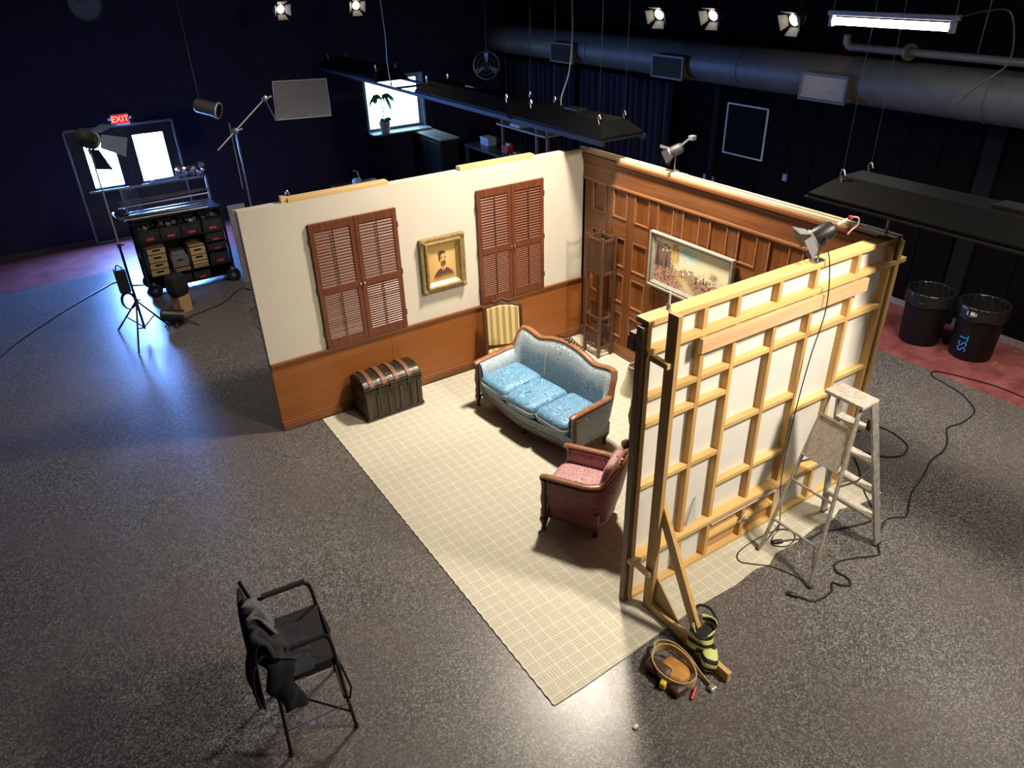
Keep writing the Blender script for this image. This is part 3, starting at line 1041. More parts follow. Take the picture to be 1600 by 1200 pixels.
def curved_seat(T, W, D, rc, arm, rise_at, rise_len, crest, z0, seat_z, fab_in, fab_out, rail_m, pip_m, th=.075, lean=.06, legs_z=.14, n=72, arm_slope=.02):
    path, L1, L2, L3, tot = shell_path(W, D, rc, n)

    def hgt(s):
        m_ = min(s, tot - s)
        t = min(1, max(0, (m_ - rise_at) / rise_len))
        t = t * t * (3 - 2 * t)
        u = (s - tot / 2) / (tot / 2 - rise_at)
        return arm + arm_slope * min(1, m_ / rise_at) + t * crest(u)
    top_pts = []
    inner = MB()
    outer = MB()
    for b_, side in ((inner, 0), (outer, 1)):
        rows_ = []
        for (x, y, nx, ny, s) in path:
            h = hgt(s)
            k = max(0, (h - arm)) / .25
            prof = []
            if side == 0:   # inner upholstery
                for t, off in ((0, th * 1.0), (.3, th * 1.18), (.6, th * 1.2), (.85, th * 1.0), (.97, th * .62), (1.0, th * .35)):
                    z = seat_z - .10 + (h - .01 - (seat_z - .10)) * t
                    o = lean * k * max(0, t) - off
                    prof.append((x + nx * o, y + ny * o, z))
            else:           # outer upholstery
                for t, off in ((0, -.045), (.35, -.01), (.7, .004), (.97, 0), (1.0, -.012)):
                    z = z0 + (h - .03 - z0) * t
                    o = lean * k * t + off
                    prof.append((x + nx * o, y + ny * o, z))
            rows_.append(prof)
        m_ = len(rows_[0])
        b_.add([p for r_ in rows_ for p in r_], [(i * m_ + j, (i + 1) * m_ + j, (i + 1) * m_ + j + 1, i * m_ + j + 1) for i in range(len(rows_) - 1) for j in range(m_ - 1)])
    inner.build('inner_upholstery', fab_in, T, smooth=True)
    outer.build('outer_upholstery', fab_out, T, smooth=True)
    # fill between the two skins at the front ends of the arms and under the rail
    rail = []
    for (x, y, nx, ny, s) in path:
        h = hgt(s)
        k = max(0, (h - arm)) / .25
        o = lean * k - .02
        rail.append((x + nx * o, y + ny * o, h))
    rail = [(rail[0][0], rail[0][1] - .045, rail[0][2] - .012)] + rail + [(rail[-1][0], rail[-1][1] - .045, rail[-1][2] - .012)]
    r = MB()
    # flattened wooden rail
    P = [Vector(p) for p in rail]
    rows_ = []
    for i, p in enumerate(P):
        d_ = (P[min(i + 1, len(P) - 1)] - P[max(i - 1, 0)]).normalized()
        sd = d_.cross(Vector((0, 0, 1)))
        if sd.length < .2:
            sd = Vector(rows_[-1][1])
        sd.normalize()
        up = sd.cross(d_).normalized()
        rows_.append((p, sd, up))
    vs_, m_ = [], 10
    for p, sd, up in rows_:
        for k in range(m_):
            a = 2 * math.pi * k / m_
            vs_.append(p + sd * .034 * math.cos(a) + up * .019 * math.sin(a))
    fs = [(i * m_ + k, i * m_ + (k + 1) % m_, (i + 1) * m_ + (k + 1) % m_, (i + 1) * m_ + k) for i in range(len(rows_) - 1) for k in range(m_)]
    fs += [tuple(range(m_)), tuple(range((len(rows_) - 1) * m_, len(rows_) * m_))]
    r.add(vs_, fs)
    r.build('wooden_rail', rail_m, T, smooth=True)
    pi_ = MB()
    pi_.tube([(q[0] + path[i][2] * -.03, q[1] + path[i][3] * -.03, q[2] - .022) for i, q in enumerate(rail[1:-1])], .007, 6)
    pi_.build('piping', pip_m, T, smooth=True)
    MB().tube([(x - nx * .044, y - ny * .044, z0) for (x, y, nx, ny, s) in path], .007, 6).build('piping', pip_m, T, smooth=True)
    # arm front posts
    for x in (0.0, W):
        p_ = MB()
        p_.lathe([(.026, legs_z), (.03, legs_z + .08), (.020, legs_z + .12), (.032, legs_z + .2), (.020, arm - .12), (.026, arm - .05), (.030, arm - .02)], (x, -.01, 0), 12)
        p_.build('arm_post', MT['dark'], T, smooth=True)
        q = MB()
        q.box(min(x, x + (.07 if x == 0 else -.07)), max(x, x + (.07 if x == 0 else -.07)), .0, .03, z0, arm - .025)
        q.build('arm_front', fab_out, T, bevel=.008)
    return path


def carved_leg(T, x, y, h, s=1.0, m=None):
    MB().lathe([(.016 * s, 0), (.022 * s, .012), (.016 * s, .03), (.02 * s, h * .45), (.034 * s, h * .8), (.03 * s, h)], (x, y, 0), 12).build('leg', m or MT['dark'], T, smooth=True)


def base_frame(T, W, D, z0, z1, fab, pip, bow, name='seat_base', inset=.03, rear=.08):
    """upholstered seat base with a bowed front"""
    n = 24
    fr = [(inset + (W - 2 * inset) * i / n, -bow * math.sin(math.pi * i / n) ** 2 + .02) for i in range(n + 1)]
    poly_ = fr + [(W - inset, D - rear), (inset, D - rear)]
    MB().extrude([(x, y, z0) for x, y in poly_], (0, 0, z1 - z0)).build(name, fab, T)
    MB().extrude([(x, y - (.012 if i <= n else 0), z0 - .035) for i, (x, y) in enumerate(poly_)], (0, 0, .036)).build('wooden_apron', MT['dark'], T, bevel=.005)
    MB().tube([(x, y - .006, z1 - .01) for x, y in fr], .008, 6).tube([(x, y - .006, z0 + .012) for x, y in fr], .008, 6).build('base_piping', pip, T, smooth=True)


# ---- blue three-seat sofa
SW, SD = 1.56, .60
T = thing('blue_sofa', 'blue velvet three-seat sofa with carved walnut rail', 'sofa', (-2.075, -.80, .008), math.atan2(-.9932, .116))
base_frame(T, SW, SD, .17, .29, MT['blue_shaded'], MT['piping'], .075)
camel = lambda u: .225 + .05 * math.exp(-(u / .33) ** 2) - .035 * math.exp(-((abs(u) - .52) / .16) ** 2)
curved_seat(T, SW, SD, .17, .575, .50, .12, camel, .18, .40, MT['bluegrey'], MT['blue_shaded'], MT['walnut'], MT['piping'], th=.085, lean=.05)
cw = (SW - .20) / 3
for i in range(3):
    cx = .10 + cw * (i + .5)
    b = MB()
    b.superell((cx, .215 - (.03 if i == 1 else 0), .372), (cw * 1.0, .55, .185), .26, .42, 32, 14, (R(1.5), 0, R(random.uniform(-1.5, 1.5))))
    o = b.build('seat_cushion', MT['blue'], T, smooth=True, angle=80)
    pp = []
    for k in range(40):
        a = 2 * math.pi * k / 40
        sp = lambda q: math.copysign(abs(q) ** .26, q)
        pp.append((cx + cw * .5 * sp(math.cos(a)), .215 - (.03 if i == 1 else 0) + .275 * sp(math.sin(a)), .372))
    MB().tube(pp, .007, 6, closed=True).build('cushion_piping', MT['piping'], o, smooth=True)
for x in (.55, 1.01):
    MB().tube([(x, SD - .098, .44), (x, SD - .088, .6), (x, SD - .06, .77)], .004, 5).build('back_seam', MT['piping'], T)
for x, y in ((.0, -.01), (SW, -.01), (.08, SD - .1), (SW - .08, SD - .1), (SW / 2, .0)):
    carved_leg(T, x, y, .145, 1.1)
cr = MB()
for k in range(26):
    t = -1 + 2 * k / 25
    x = SW / 2 + t * .24
    z = .835 + .05 * math.exp(-(t / .55) ** 2) + .014 * math.sin(k * 2.4)
    cr.superell((x, SD + .045 + .012 * math.sin(k * 1.7), z), (.042, .035, .034), 1, 1, 8, 6, (0, R(k * 37), 0))
for k in range(12):
    t = -1 + 2 * k / 11
    x = SW / 2 + t * .19
    cr.tube([(x + .022 * math.cos(a * .7), SD + .06, .865 + .045 * math.exp(-(t / .5) ** 2) + .02 * math.sin(a * .7)) for a in range(9)], .006, 5, closed=True)
cr.build('carved_crest', MT['dark'], T, smooth=True)

# ---- rose armchair
AW, AD = .55, .56
T = thing('rose_armchair', 'rose pink barrel armchair with shade-darkened outside and wooden arms', 'armchair', (-2.20, -2.67, .008), math.atan2(-.49, -.872))
base_frame(T, AW, AD, .15, .30, MT['rose_shaded'], MT['pinkpiping'], .05)
dome = lambda u: .17 + .05 * math.exp(-(u / .6) ** 2)
curved_seat(T, AW, AD, .22, .57, .50, .15, dome, .15, .40, MT['pink'], MT['rose_shaded'], MT['walnut'], MT['pinkpiping'], th=.065, lean=.07)
b = MB()
b.superell((AW / 2, .20, .375), (AW - .11, .50, .17), .38, .5, 32, 14, (R(2), 0, 0))
o = b.build('seat_cushion', MT['pink'], T, smooth=True, angle=80)
pp = []
for k in range(40):
    a = 2 * math.pi * k / 40
    sp = lambda q: math.copysign(abs(q) ** .38, q)
    pp.append((AW / 2 + (AW - .11) * .5 * sp(math.cos(a)), .20 + .25 * sp(math.sin(a)), .375))
MB().tube(pp, .006, 6, closed=True).build('cushion_piping', MT['pinkpiping'], o, smooth=True)
b = MB()
b.superell((AW / 2, AD - .06, .62), (AW - .20, .10, .34), .5, .55, 24, 14, (R(-12), 0, 0))
b.build('back_pad', MT['pink'], T, smooth=True, angle=80)
cr = MB()
for k in range(15):
    t = -1 + 2 * k / 14
    cr.superell((AW / 2 + t * .11, AD + .05, .80 + .025 * math.exp(-(t / .6) ** 2) + .006 * math.sin(k * 2.2)), (.03, .03, .026), 1, 1, 8, 6)
cr.build('carved_crest', MT['dark'], T, smooth=True)
for x, y in ((.0, -.01), (AW, -.01), (.1, AD - .12), (AW - .1, AD - .12)):
    carved_leg(T, x, y, .14, 1.2)


# ---- striped side chair against the wall
def striped():
    m, nt, N, L, bs = _new('gold_stripe_silk')
    tc = N.new('ShaderNodeTexCoord')
    sep = N.new('ShaderNodeSeparateXYZ')
    L.new(tc.outputs['Object'], sep.inputs[0])
    s = _math(nt, 'GREATER_THAN', _math(nt, 'FRACT', _math(nt, 'DIVIDE', _math(nt, 'ADD', sep.outputs[0], 1.0), .076)), .5)
    n = _noise(nt, tc.outputs['Object'], 60, 3)
    col = _mix(nt, s, (0.30, 0.225, 0.085), (0.58, 0.46, 0.22))
    col = _mix(nt, _math(nt, 'MULTIPLY', n, .25), col, (0.42, 0.33, 0.15))
    L.new(col, bs.inputs['Base Color'])
    bs.inputs['Roughness'].default_value = .45
    return m


STR = striped()
CHW = .46
T = thing('striped_side_chair', 'gold striped side chair with carved dark frame behind the sofa', 'chair', (-1.40, -.30, .008), math.atan2(-.18, .44))
# local x along the back, y into the wall
lean = .07
def bk(x, z, d=0.0):
    return (x, lean * (z - .42) / .45 + d + .02, z)
m = MB()
arch = lambda x: .80 + .055 * math.cos(math.pi * x / CHW)
nx = 14
front = [bk(-CHW / 2 + .035 + (CHW - .07) * i / nx, arch((-CHW / 2 + .035 + (CHW - .07) * i / nx) * .9), -.028) for i in range(nx + 1)]
poly_ = [bk(-CHW / 2 + .035, .37, -.028)] + front + [bk(CHW / 2 - .035, .37, -.028)]
m.extrude(poly_, (0, .03, 0))
m.build('back_upholstery', STR, T, bevel=.012)
for s in (-1, 1):
    MB().tube([bk(s * (CHW / 2 - .008), z) for z in (.0, .2, .42, .5, .55, .7, .82)], .018, 10, rads=[.016, .019, .024, .019, .022, .017, .019]).build('back_post', MT['dark'], T, smooth=True)
    MB().superell(bk(s * (CHW / 2 - .008), .835), (.045, .045, .045), 1, 1, 12, 8).build('finial', MT['dark'], T, smooth=True)
MB().tube([bk(-CHW / 2 + CHW * i / 20, arch(-CHW / 2 + CHW * i / 20) + .018 + .008 * math.sin(i * .9)) for i in range(21)], .02, 8).build('top_rail', MT['dark'], T, smooth=True)
c = MB()
for k in range(13):
    t = -1 + 2 * k / 12
    c.superell(bk(t * .10, .895 + .03 * math.exp(-(t / .5) ** 2)), (.034, .034, .034), 1, 1, 8, 6)
c.build('carved_crest', MT['dark'], T, smooth=True)
MB().tube([bk(-CHW / 2 + .02, .36), bk(CHW / 2 - .02, .36)], .016, 8).build('lower_rail', MT['dark'], T, smooth=True)
MB().superell((0, -.155, .30), (CHW - .02, .32, .09), .3, .5, 24, 10).build('seat', STR, T, smooth=True)
MB().box(-CHW / 2 + .015, CHW / 2 - .015, -.31, .0, .21, .27).build('seat_rail', MT['dark'], T, bevel=.01)
for s in (-1, 1):
    carved_leg(T, s * (CHW / 2 - .04), -.29, .21, 1.0)


# ================================================================== trunk
cw_, cd = .685, .375
T = thing('domed_trunk', 'old dark domed travel trunk with wooden slats by the wainscot', 'trunk', (-3.27, -.414, .008), R(.8))
zb, za = .0, .36
sec = [(0, za), (0, .41)] + [(cd * (.5 - .5 * math.cos(math.pi * k / 12)), .41 + .095 * math.sin(math.pi * k / 12)) for k in range(1, 12)] + [(cd, .41), (cd, za)]
MB().box(0, cw_, 0, cd, .02, za - .004).build('body', MT['chest'], T, bevel=.006)
MB().extrude([(0, y, z) for y, z in sec], (cw_, 0, 0)).build('lid', MT['chestmet'], T, bevel=.006)
for i, x in enumerate((.07, .22, .37, .52)):
    q = []
    for (y, z) in sec[1:-1]:
        q.append((y, z))
    up = [(x, y - .004, z + .010) for y, z in q]
    b = MB()
    vs_ = []
    for (y, z) in q:
        ny, nz = (y - cd / 2), max(.02, (z - .36))
        l = math.hypot(ny, nz)
        for xx in (x, x + .05):
            vs_.append((xx, y, z))
            vs_.append((xx, y + ny / l * .012, z + nz / l * .012))
    f = []
    for k in range(len(q) - 1):
        o = k * 4
        f += [(o, o + 4, o + 5, o + 1), (o + 1, o + 5, o + 7, o + 3), (o + 3, o + 7, o + 6, o + 2)]
    f += [(0, 1, 3, 2), tuple(len(vs_) - 4 + i_ for i_ in (0, 2, 3, 1))]
    b.add(vs_, f)
    b.build('lid_slat', MT['chestslat'], T)
for x in (.03, .15, .29, .43, .56, .645):
    MB().box(x - .022, x + .022, -.012, 0, .04, .345).build('body_slat', MT['chest'], T, bevel=.003)
for z in (.02, .355, .40):
    MB().box(-.008, cw_ + .008, -.014, .0, z, z + .025).box(-.008, .0, 0, cd, z, z + .025).box(cw_, cw_ + .008, 0, cd, z, z + .025).build('edge_band', MT['chestmet'], T, bevel=.003)
MB().box(cw_ / 2 - .045, cw_ / 2 + .045, -.024, -.010, .29, .42).cyl((cw_ / 2, -.034, .34), (cw_ / 2, -.02, .34), .022).build('lock_plate', MT['chestmet'], T, bevel=.004)
for x in (.17, .53):
    MB().box(x - .02, x + .02, -.022, -.010, .32, .43).build('latch', MT['chestmet'], T, bevel=.003)
for x in (0, cw_):
    MB().tube(spline([(x + (-.012 if x == 0 else .012), .1, .22), (x + (-.03 if x == 0 else .03), .19, .20), (x + (-.012 if x == 0 else .012), .28, .22)], 6), .009).build('side_handle', MT['brownlea'], T, smooth=True)
for x in (.03, cw_ - .03):
    for y in (.03, cd - .03):
        MB().cyl((x, y, .0), (x, y, .02), .014).build('foot', MT['chestmet'], T)

# ================================================================== open shelf tower in the corner
sx0, sx1, sy0, sy1, SH = -.285, -.055, -.73, -.42, 1.56
T = thing('shelf_tower', 'tall narrow open wooden shelf tower in the panelled corner', 'shelf', ((sx0 + sx1) / 2, (sy0 + sy1) / 2, .008), world=True)
pw = .034
for x in (sx0, sx1 - pw):
    for y in (sy0, sy1 - pw):
        MB().box(x, x + pw, y, y + pw, .008, SH + .02).build('post', MT['shelfw'], T, bevel=.003)
for z in (.12, .52, 1.10, SH - .05):
    b = MB()
    b.box(sx0 + pw, sx1 - pw, sy0 + .006, sy0 + .026, z, z + .035).box(sx0 + pw, sx1 - pw, sy1 - .026, sy1 - .006, z, z + .035)
    b.box(sx0 + .006, sx0 + .026, sy0 + pw, sy1 - pw, z, z + .035).box(sx1 - .026, sx1 - .006, sy0 + pw, sy1 - pw, z, z + .035)
    b.build('frame_ring', MT['shelfw'], T, bevel=.002)
MB().box(sx0 + .008, sx0 + .018, sy0 + pw, sy1 - pw, 1.135, SH - .05).build('solid_side', MT['shelfw'], T)
MB().box(sx1 - .018, sx1 - .008, sy0 + pw, sy1 - pw, 1.135, SH - .05).build('solid_side', MT['shelfw'], T)
for i in range(4):
    x = sx0 + pw + .028 + i * .036
    for yy in (sy0 + .012, sy1 - .022):
        MB().box(x, x + .01, yy, yy + .01, 1.135, SH - .05).build('spindle', MT['shelfw'], T)
for i in range(5):
    y = sy0 + pw + .03 + i * .045
    MB().box(sx0 + .01, sx0 + .02, y, y + .01, .155, .36).build('spindle', MT['shelfw'], T)
    MB().box(sx1 - .02, sx1 - .01, y, y + .01, .155, .36).build('spindle', MT['shelfw'], T)
MB().box(sx0 + .006, sx0 + .022, sy0 + pw, sy1 - pw, .36, .38).box(sx1 - .022, sx1 - .006, sy0 + pw, sy1 - pw, .36, .38).build('spindle_cap', MT['shelfw'], T)
MB().box(sx0 + .02, sx1 - .02, sy0 + .02, sy1 - .02, 1.10, 1.112).build('shelf_board', MT['dark'], T)

# ================================================================== lamp behind the sofa
T = thing('shaded_lamp', 'lamp with cream bell shade behind the sofa end', 'lamp', (-1.21, -2.385, .008))
MB().lathe([(.085, 0), (.085, .02), (.04, .04), (.02, .06)], n=24).build('base', MT['dark'], T, smooth=True)
MB().lathe([(.012, .05), (.012, .25), (.022, .29), (.032, .36), (.022, .44), (.012, .48), (.010, .74)], n=16).build('stem', MT['gold'], T, smooth=True)
MB().lathe([(.135, .645), (.118, .70), (.085, .81), (.062, .94), (.059, .94), (.082, .81), (.115, .70), (.132, .645)], n=32, caps=False).build('lamp_shade', MT['shade'], T, smooth=True)
for r_, z_ in ((.134, .645), (.061, .94)):
    MB().tube([(r_ * math.cos(a * .2618), r_ * math.sin(a * .2618), z_) for a in range(24)], .005, 6, True).build('shade_trim', MT['piping'], T, smooth=True)
MB().cyl((0, 0, .74), (0, 0, .97), .004).cyl((0, 0, .97), (0, 0, .99), .010).beam((-.06, 0, .935), (.06, 0, .935), .004, .004).build('finial', MT['gold'], T)

# ================================================================== tall folding chair with jacket
T = thing('folding_set_chair', 'tall black folding set chair with a dark jacket on it', 'chair', (-5.03, -3.53, 0), R(-6))
# local: x forward (towards the set), y left
hx, hy = .20, .26
SZ, AZ = .70, .92
tr = .0125
fl = {}
for sy in (-1, 1):
    # front leg / arm hoop as one tube, rear leg runs up to the back post
    MB().tube(spline([(hx + .015, sy * hy, .0), (hx - .01, sy * (hy - .01), .40), (hx - .03, sy * (hy - .015), AZ - .10), (hx - .06, sy * (hy - .015), AZ - .015), (hx - .12, sy * (hy - .015), AZ), (-hx + .02, sy * (hy - .015), AZ - .01)], 6), tr, 8).build('front_leg_and_arm', MT['blackmet'], T, smooth=True)
    MB().tube([(-hx - .02, sy * hy, .0), (-hx + .0, sy * (hy - .01), .5), (-hx - .005, sy * (hy - .015), AZ), (-hx - .04, sy * (hy - .015), 1.10)], tr, 8).build('rear_leg', MT['blackmet'], T, smooth=True)
    MB().tube([(hx - .06, sy * (hy - .012), AZ + .004), (-hx + .06, sy * (hy - .012), AZ + .0)], .019, 8).build('arm_pad', MT['blackfab'], T, smooth=True)
    MB().tube([(hx - .0, sy * hy, .17), (-hx, sy * (hy - .01), .62)], .008, 6).build('cross_brace', MT['blackmet'], T)
    MB().tube([(-hx - .01, sy * hy, .24), (hx, sy * hy, .26)], .006, 6).build('foot_rail', MT['steel'], T)
    MB().tube([(hx - .01, sy * (hy - .03), .66), (hx + .03, sy * (hy + .005), .40), (hx + .01, sy * hy, .30)], .007, 6).build('side_strut', MT['blackmet'], T, smooth=True)
for x in (hx - .02, -hx + .0):
    MB().tube([(x, -hy + .01, .30), (x, hy - .01, .62)], .008, 6).build('cross_brace', MT['blackmet'], T)
    MB().tube([(x, hy - .01, .30), (x, -hy + .01, .62)], .008, 6).build('cross_brace', MT['blackmet'], T)
MB().grid(lambda u, v: (-hx + .02 + (2 * hx - .03) * u, -hy + .02 + (2 * hy - .04) * v, SZ - .02 * math.sin(math.pi * v)), 8, 12).grid(lambda u, v: (-hx + .02 + (2 * hx - .03) * u, -hy + .02 + (2 * hy - .04) * v, SZ - .02 - .02 * math.sin(math.pi * v)), 8, 12).build('seat', MT['blackfab'], T, smooth=True)
MB().box(hx - .015, hx - .008, -hy + .02, hy - .02, SZ - .07, SZ).build('seat_skirt', MT['blackfab'], T)
for q in (-hy + .015, hy - .022):
    MB().box(-hx + .02, hx - .01, q, q + .007, SZ - .07, SZ).build('seat_side', MT['blackfab'], T)
MB().grid(lambda u, v: (-hx - .02 - .03 * (v) - .03 * math.sin(math.pi * u), -hy - .0 + (2 * hy + .0) * u, .86 + .20 * v), 12, 6).grid(lambda u, v: (-hx - .03 - .03 * (v) - .03 * math.sin(math.pi * u), -hy - .0 + (2 * hy + .0) * u, .86 + .20 * v), 12, 6).build('back_panel', MT['blackfab'], T, smooth=True)
for x, y in ((hx + .015, -hy), (hx + .015, hy), (-hx - .02, -hy), (-hx - .02, hy)):
    MB().cyl((x, y, 0), (x, y, .03), .016).build('rubber_foot', MT['black'], T)
MB().box(-.02, .14, -.24, -.12, .60, .607).build('under_seat_card', MT['silverpaint'], T)

# jacket slung over the near back corner, hanging to the side
J = thing('dark_jacket', 'dark jacket slung over the folding chair back and seat', 'jacket', (-5.2, -3.62, .72), R(-6))


def crumple(b_, c, size, seed, amp=.10, e=.7, rot=(0, 0, 0), nu=36, nv=22):
    """soft crumpled cloth mass"""
    q = MB()
    q.superell((0, 0, 0), size, e, e, nu, nv)
    rr_ = random.Random(seed)
    ks = [(Vector((rr_.uniform(-1, 1), rr_.uniform(-1, 1), rr_.uniform(-1, 1))).normalized(), rr_.uniform(18, 46), rr_.random() * 6.28, rr_.uniform(.4, 1)) for _ in range(9)]
    mr = Euler(rot).to_matrix()
    vs_ = []
    for v in q.v:
        p_ = Vector(v)
        d_ = sum(w * math.sin(k.dot(p_) * f + ph) for k, f, ph, w in ks) / 5
        p_ = p_ * (1 + amp * d_)
        vs_.append(Vector(c) + mr @ p_)
    b_.add(vs_, q.f)
    return b_


jm = plain('navy_black_jacket', (.011, .012, .018), .85, amt=.5, scale=14)


def drape_sheet(path_, ya, yb, nu=44, nv=60, fold=.022, seed=1, flare=0.0, hem=.05):
    rr_ = random.Random(seed)
    fr_ = [(rr_.uniform(8, 30), rr_.uniform(2, 9), rr_.random() * 6.28, rr_.uniform(.4, 1)) for _ in range(6)]
    P_ = [Vector((x, 0, z)) for x, z in path_]

    def fn(u, v):
        t = v * (len(P_) - 1)
        i = min(int(t), len(P_) - 2)
        f = t - i
        p0, p1, p2, p3 = P_[max(i - 1, 0)], P_[i], P_[i + 1], P_[min(i + 2, len(P_) - 1)]
        p_ = .5 * (2 * p1 + (p2 - p0) * f + (2 * p0 - 5 * p1 + 4 * p2 - p3) * f * f + (3 * p1 - p0 - 3 * p2 + p3) * f ** 3)
        d_ = sum(w * math.sin(a * u + b_ * v + ph) for a, b_, ph, w in fr_) / 3
        e_ = sum(w * math.sin(.7 * a * u - 1.7 * b_ * v + 2 * ph) for a, b_, ph, w in fr_) / 3
        y = ya + (yb - ya) * u
        return Vector((p_.x + fold * d_, y + .015 * e_ + flare * v * (u - .5), p_.z + fold * .8 * e_ + hem * math.sin(5 * u + seed) * max(0, v - .7)))
    return MB().grid(fn, nu, nv)


def cloth(b_, name, m_, th_=.012):
    o_ = b_.build(name, m_, J, smooth=True, angle=180)
    md = o_.modifiers.new('thickness', 'SOLIDIFY')
    md.thickness = th_
    md.offset = 1
    return o_


# local frame of the jacket: x towards the set, y to the chair's left, z from the seat
cloth(drape_sheet([(.20, .03), (.12, .035), (.04, .06), (.0, .16), (-.03, .30), (-.055, .375), (-.085, .38), (-.11, .30), (-.12, .15), (-.125, .0), (-.125, -.14)], -.21, .17, seed=3), 'body', jm)
cloth(drape_sheet([(.09, .16), (.06, .225), (.0, .25), (-.06, .245), (-.12, .20), (-.15, .05), (-.14, -.10)], -.22, -.05, seed=8, fold=.02), 'shoulder', jm)
sl = MB()
def sleeve(u, v):
    a = 2 * math.pi * u
    r = .055 - .012 * v + .010 * math.sin(3 * a + 9 * v) + .006 * math.sin(14 * v + a)
    return (-.02 + .05 * v + 1.5 * r * math.cos(a) + .012 * math.sin(9 * v), -.195 - .035 * math.sin(math.pi * min(1, v * 1.2)) + .8 * r * math.sin(a), .235 - .47 * v + .012 * math.sin(2 * a + 11 * v))
sl.grid(sleeve, 22, 30, cu=True).build('hanging_sleeve', jm, J, smooth=True, angle=180)
cloth(drape_sheet([(.03, .20), (.0, .30), (-.03, .385), (-.075, .40), (-.105, .34), (-.11, .24)], -.03, .17, seed=12, fold=.018), 'grey_hood', MT['fabricgrey'])

# ================================================================== step ladder
T = thing('step_ladder', 'paint spattered aluminium step ladder standing outside the framed wall', 'ladder', (-.9, -4.45, 0), world=True)
TZ = 1.50
tx, ty0, ty1 = -.90, -4.57, -4.29
fxr, fxf = -1.335, -.46          # rear feet, front feet
fy0, fy1 = -4.715, -4.185
for ty, fy in ((ty0, fy0), (ty1, fy1)):
    MB().beam((tx + .075, ty, TZ - .01), (fxf, fy, .008), .022, .075, (1, 0, .3)).build('front_rail', MT['alu'], T, bevel=.003)
    MB().beam((tx - .075, ty + (.01 if ty == ty0 else -.01), TZ - .01), (fxr, fy + (.01 if fy == fy0 else -.01), .008), .018, .036, (1, 0, .3)).build('rear_rail', MT['alu'], T, bevel=.002)
    MB().box(fxf - .04, fxf + .04, fy - .016, fy + .016, .001, .03).build('rubber_foot', MT['darkgrey'], T, bevel=.003)
    MB().box(fxr - .022, fxr + .022, fy - .014, fy + .014, .001, .03).build('rubber_foot', MT['darkgrey'], T, bevel=.003)
    k = .50
    a = Vector((tx + .075 + (fxf - tx - .075) * .42, ty + (fy - ty) * .42, TZ * .58))
    b_ = Vector((tx - .075 + (fxr - tx + .075) * .42, ty + (fy - ty) * .42, TZ * .58))
    MB().beam(a, (a + b_) / 2 + Vector((0, 0, -.05)), .006, .018).beam((a + b_) / 2 + Vector((0, 0, -.05)), b_, .006, .018).build('spreader', MT['steel'], T)
MB().box(tx - .10, tx + .10, ty0 - .025, ty1 + .025, TZ - .012, TZ + .018).build('top_cap', MT['paintalu'], T, bevel=.006)
for k in range(1, 5):
    t = k / 5
    z = TZ * (1 - t)
    x = tx + .075 + (fxf - tx - .075) * t
    ya, yb = ty0 + (fy0 - ty0) * t, ty1 + (fy1 - ty1) * t
    MB().box(x - .045, x + .045, ya, yb, z - .012, z + .012).build('step', MT['paintalu'], T, bevel=.003)
for t in (.30, .52, .78):
    z = TZ * (1 - t)
    x = tx - .075 + (fxr - tx + .075) * t
    ya, yb = ty0 + (fy0 - ty0) * t, ty1 + (fy1 - ty1) * t
    MB().beam((x, ya, z), (x, yb, z), .012, .02).build('rear_bar', MT['alu'], T)
MB().beam((fxr + .02, fy0 + .02, .06), (fxr + .09, fy0 + .10, .32), .008, .014).beam((fxr + .02, fy1 - .02, .06), (fxr + .09, fy1 - .10, .32), .008, .014).build('rear_brace', MT['alu'], T)
# folding paint shelf on the rear side
sh = MB()
sh.obox((tx - .165, -4.43, TZ - .36), (.012, .30, .34), (0, R(15.5), 0))
sh.build('paint_shelf', MT['paintalu'], T, bevel=.003)
for zz_ in (.18, -.18):
    MB().obox((tx - .165 + zz_ * .268, -4.43, TZ - .36 + zz_ * .96), (.03, .32, .014), (0, R(15.5), 0)).build('shelf_lip', MT['alu'], T)
MB().box(tx + .105, tx + .135, ty0 + .0, ty0 + .03, TZ - .28, TZ - .20).build('latch', MT['black'], T)

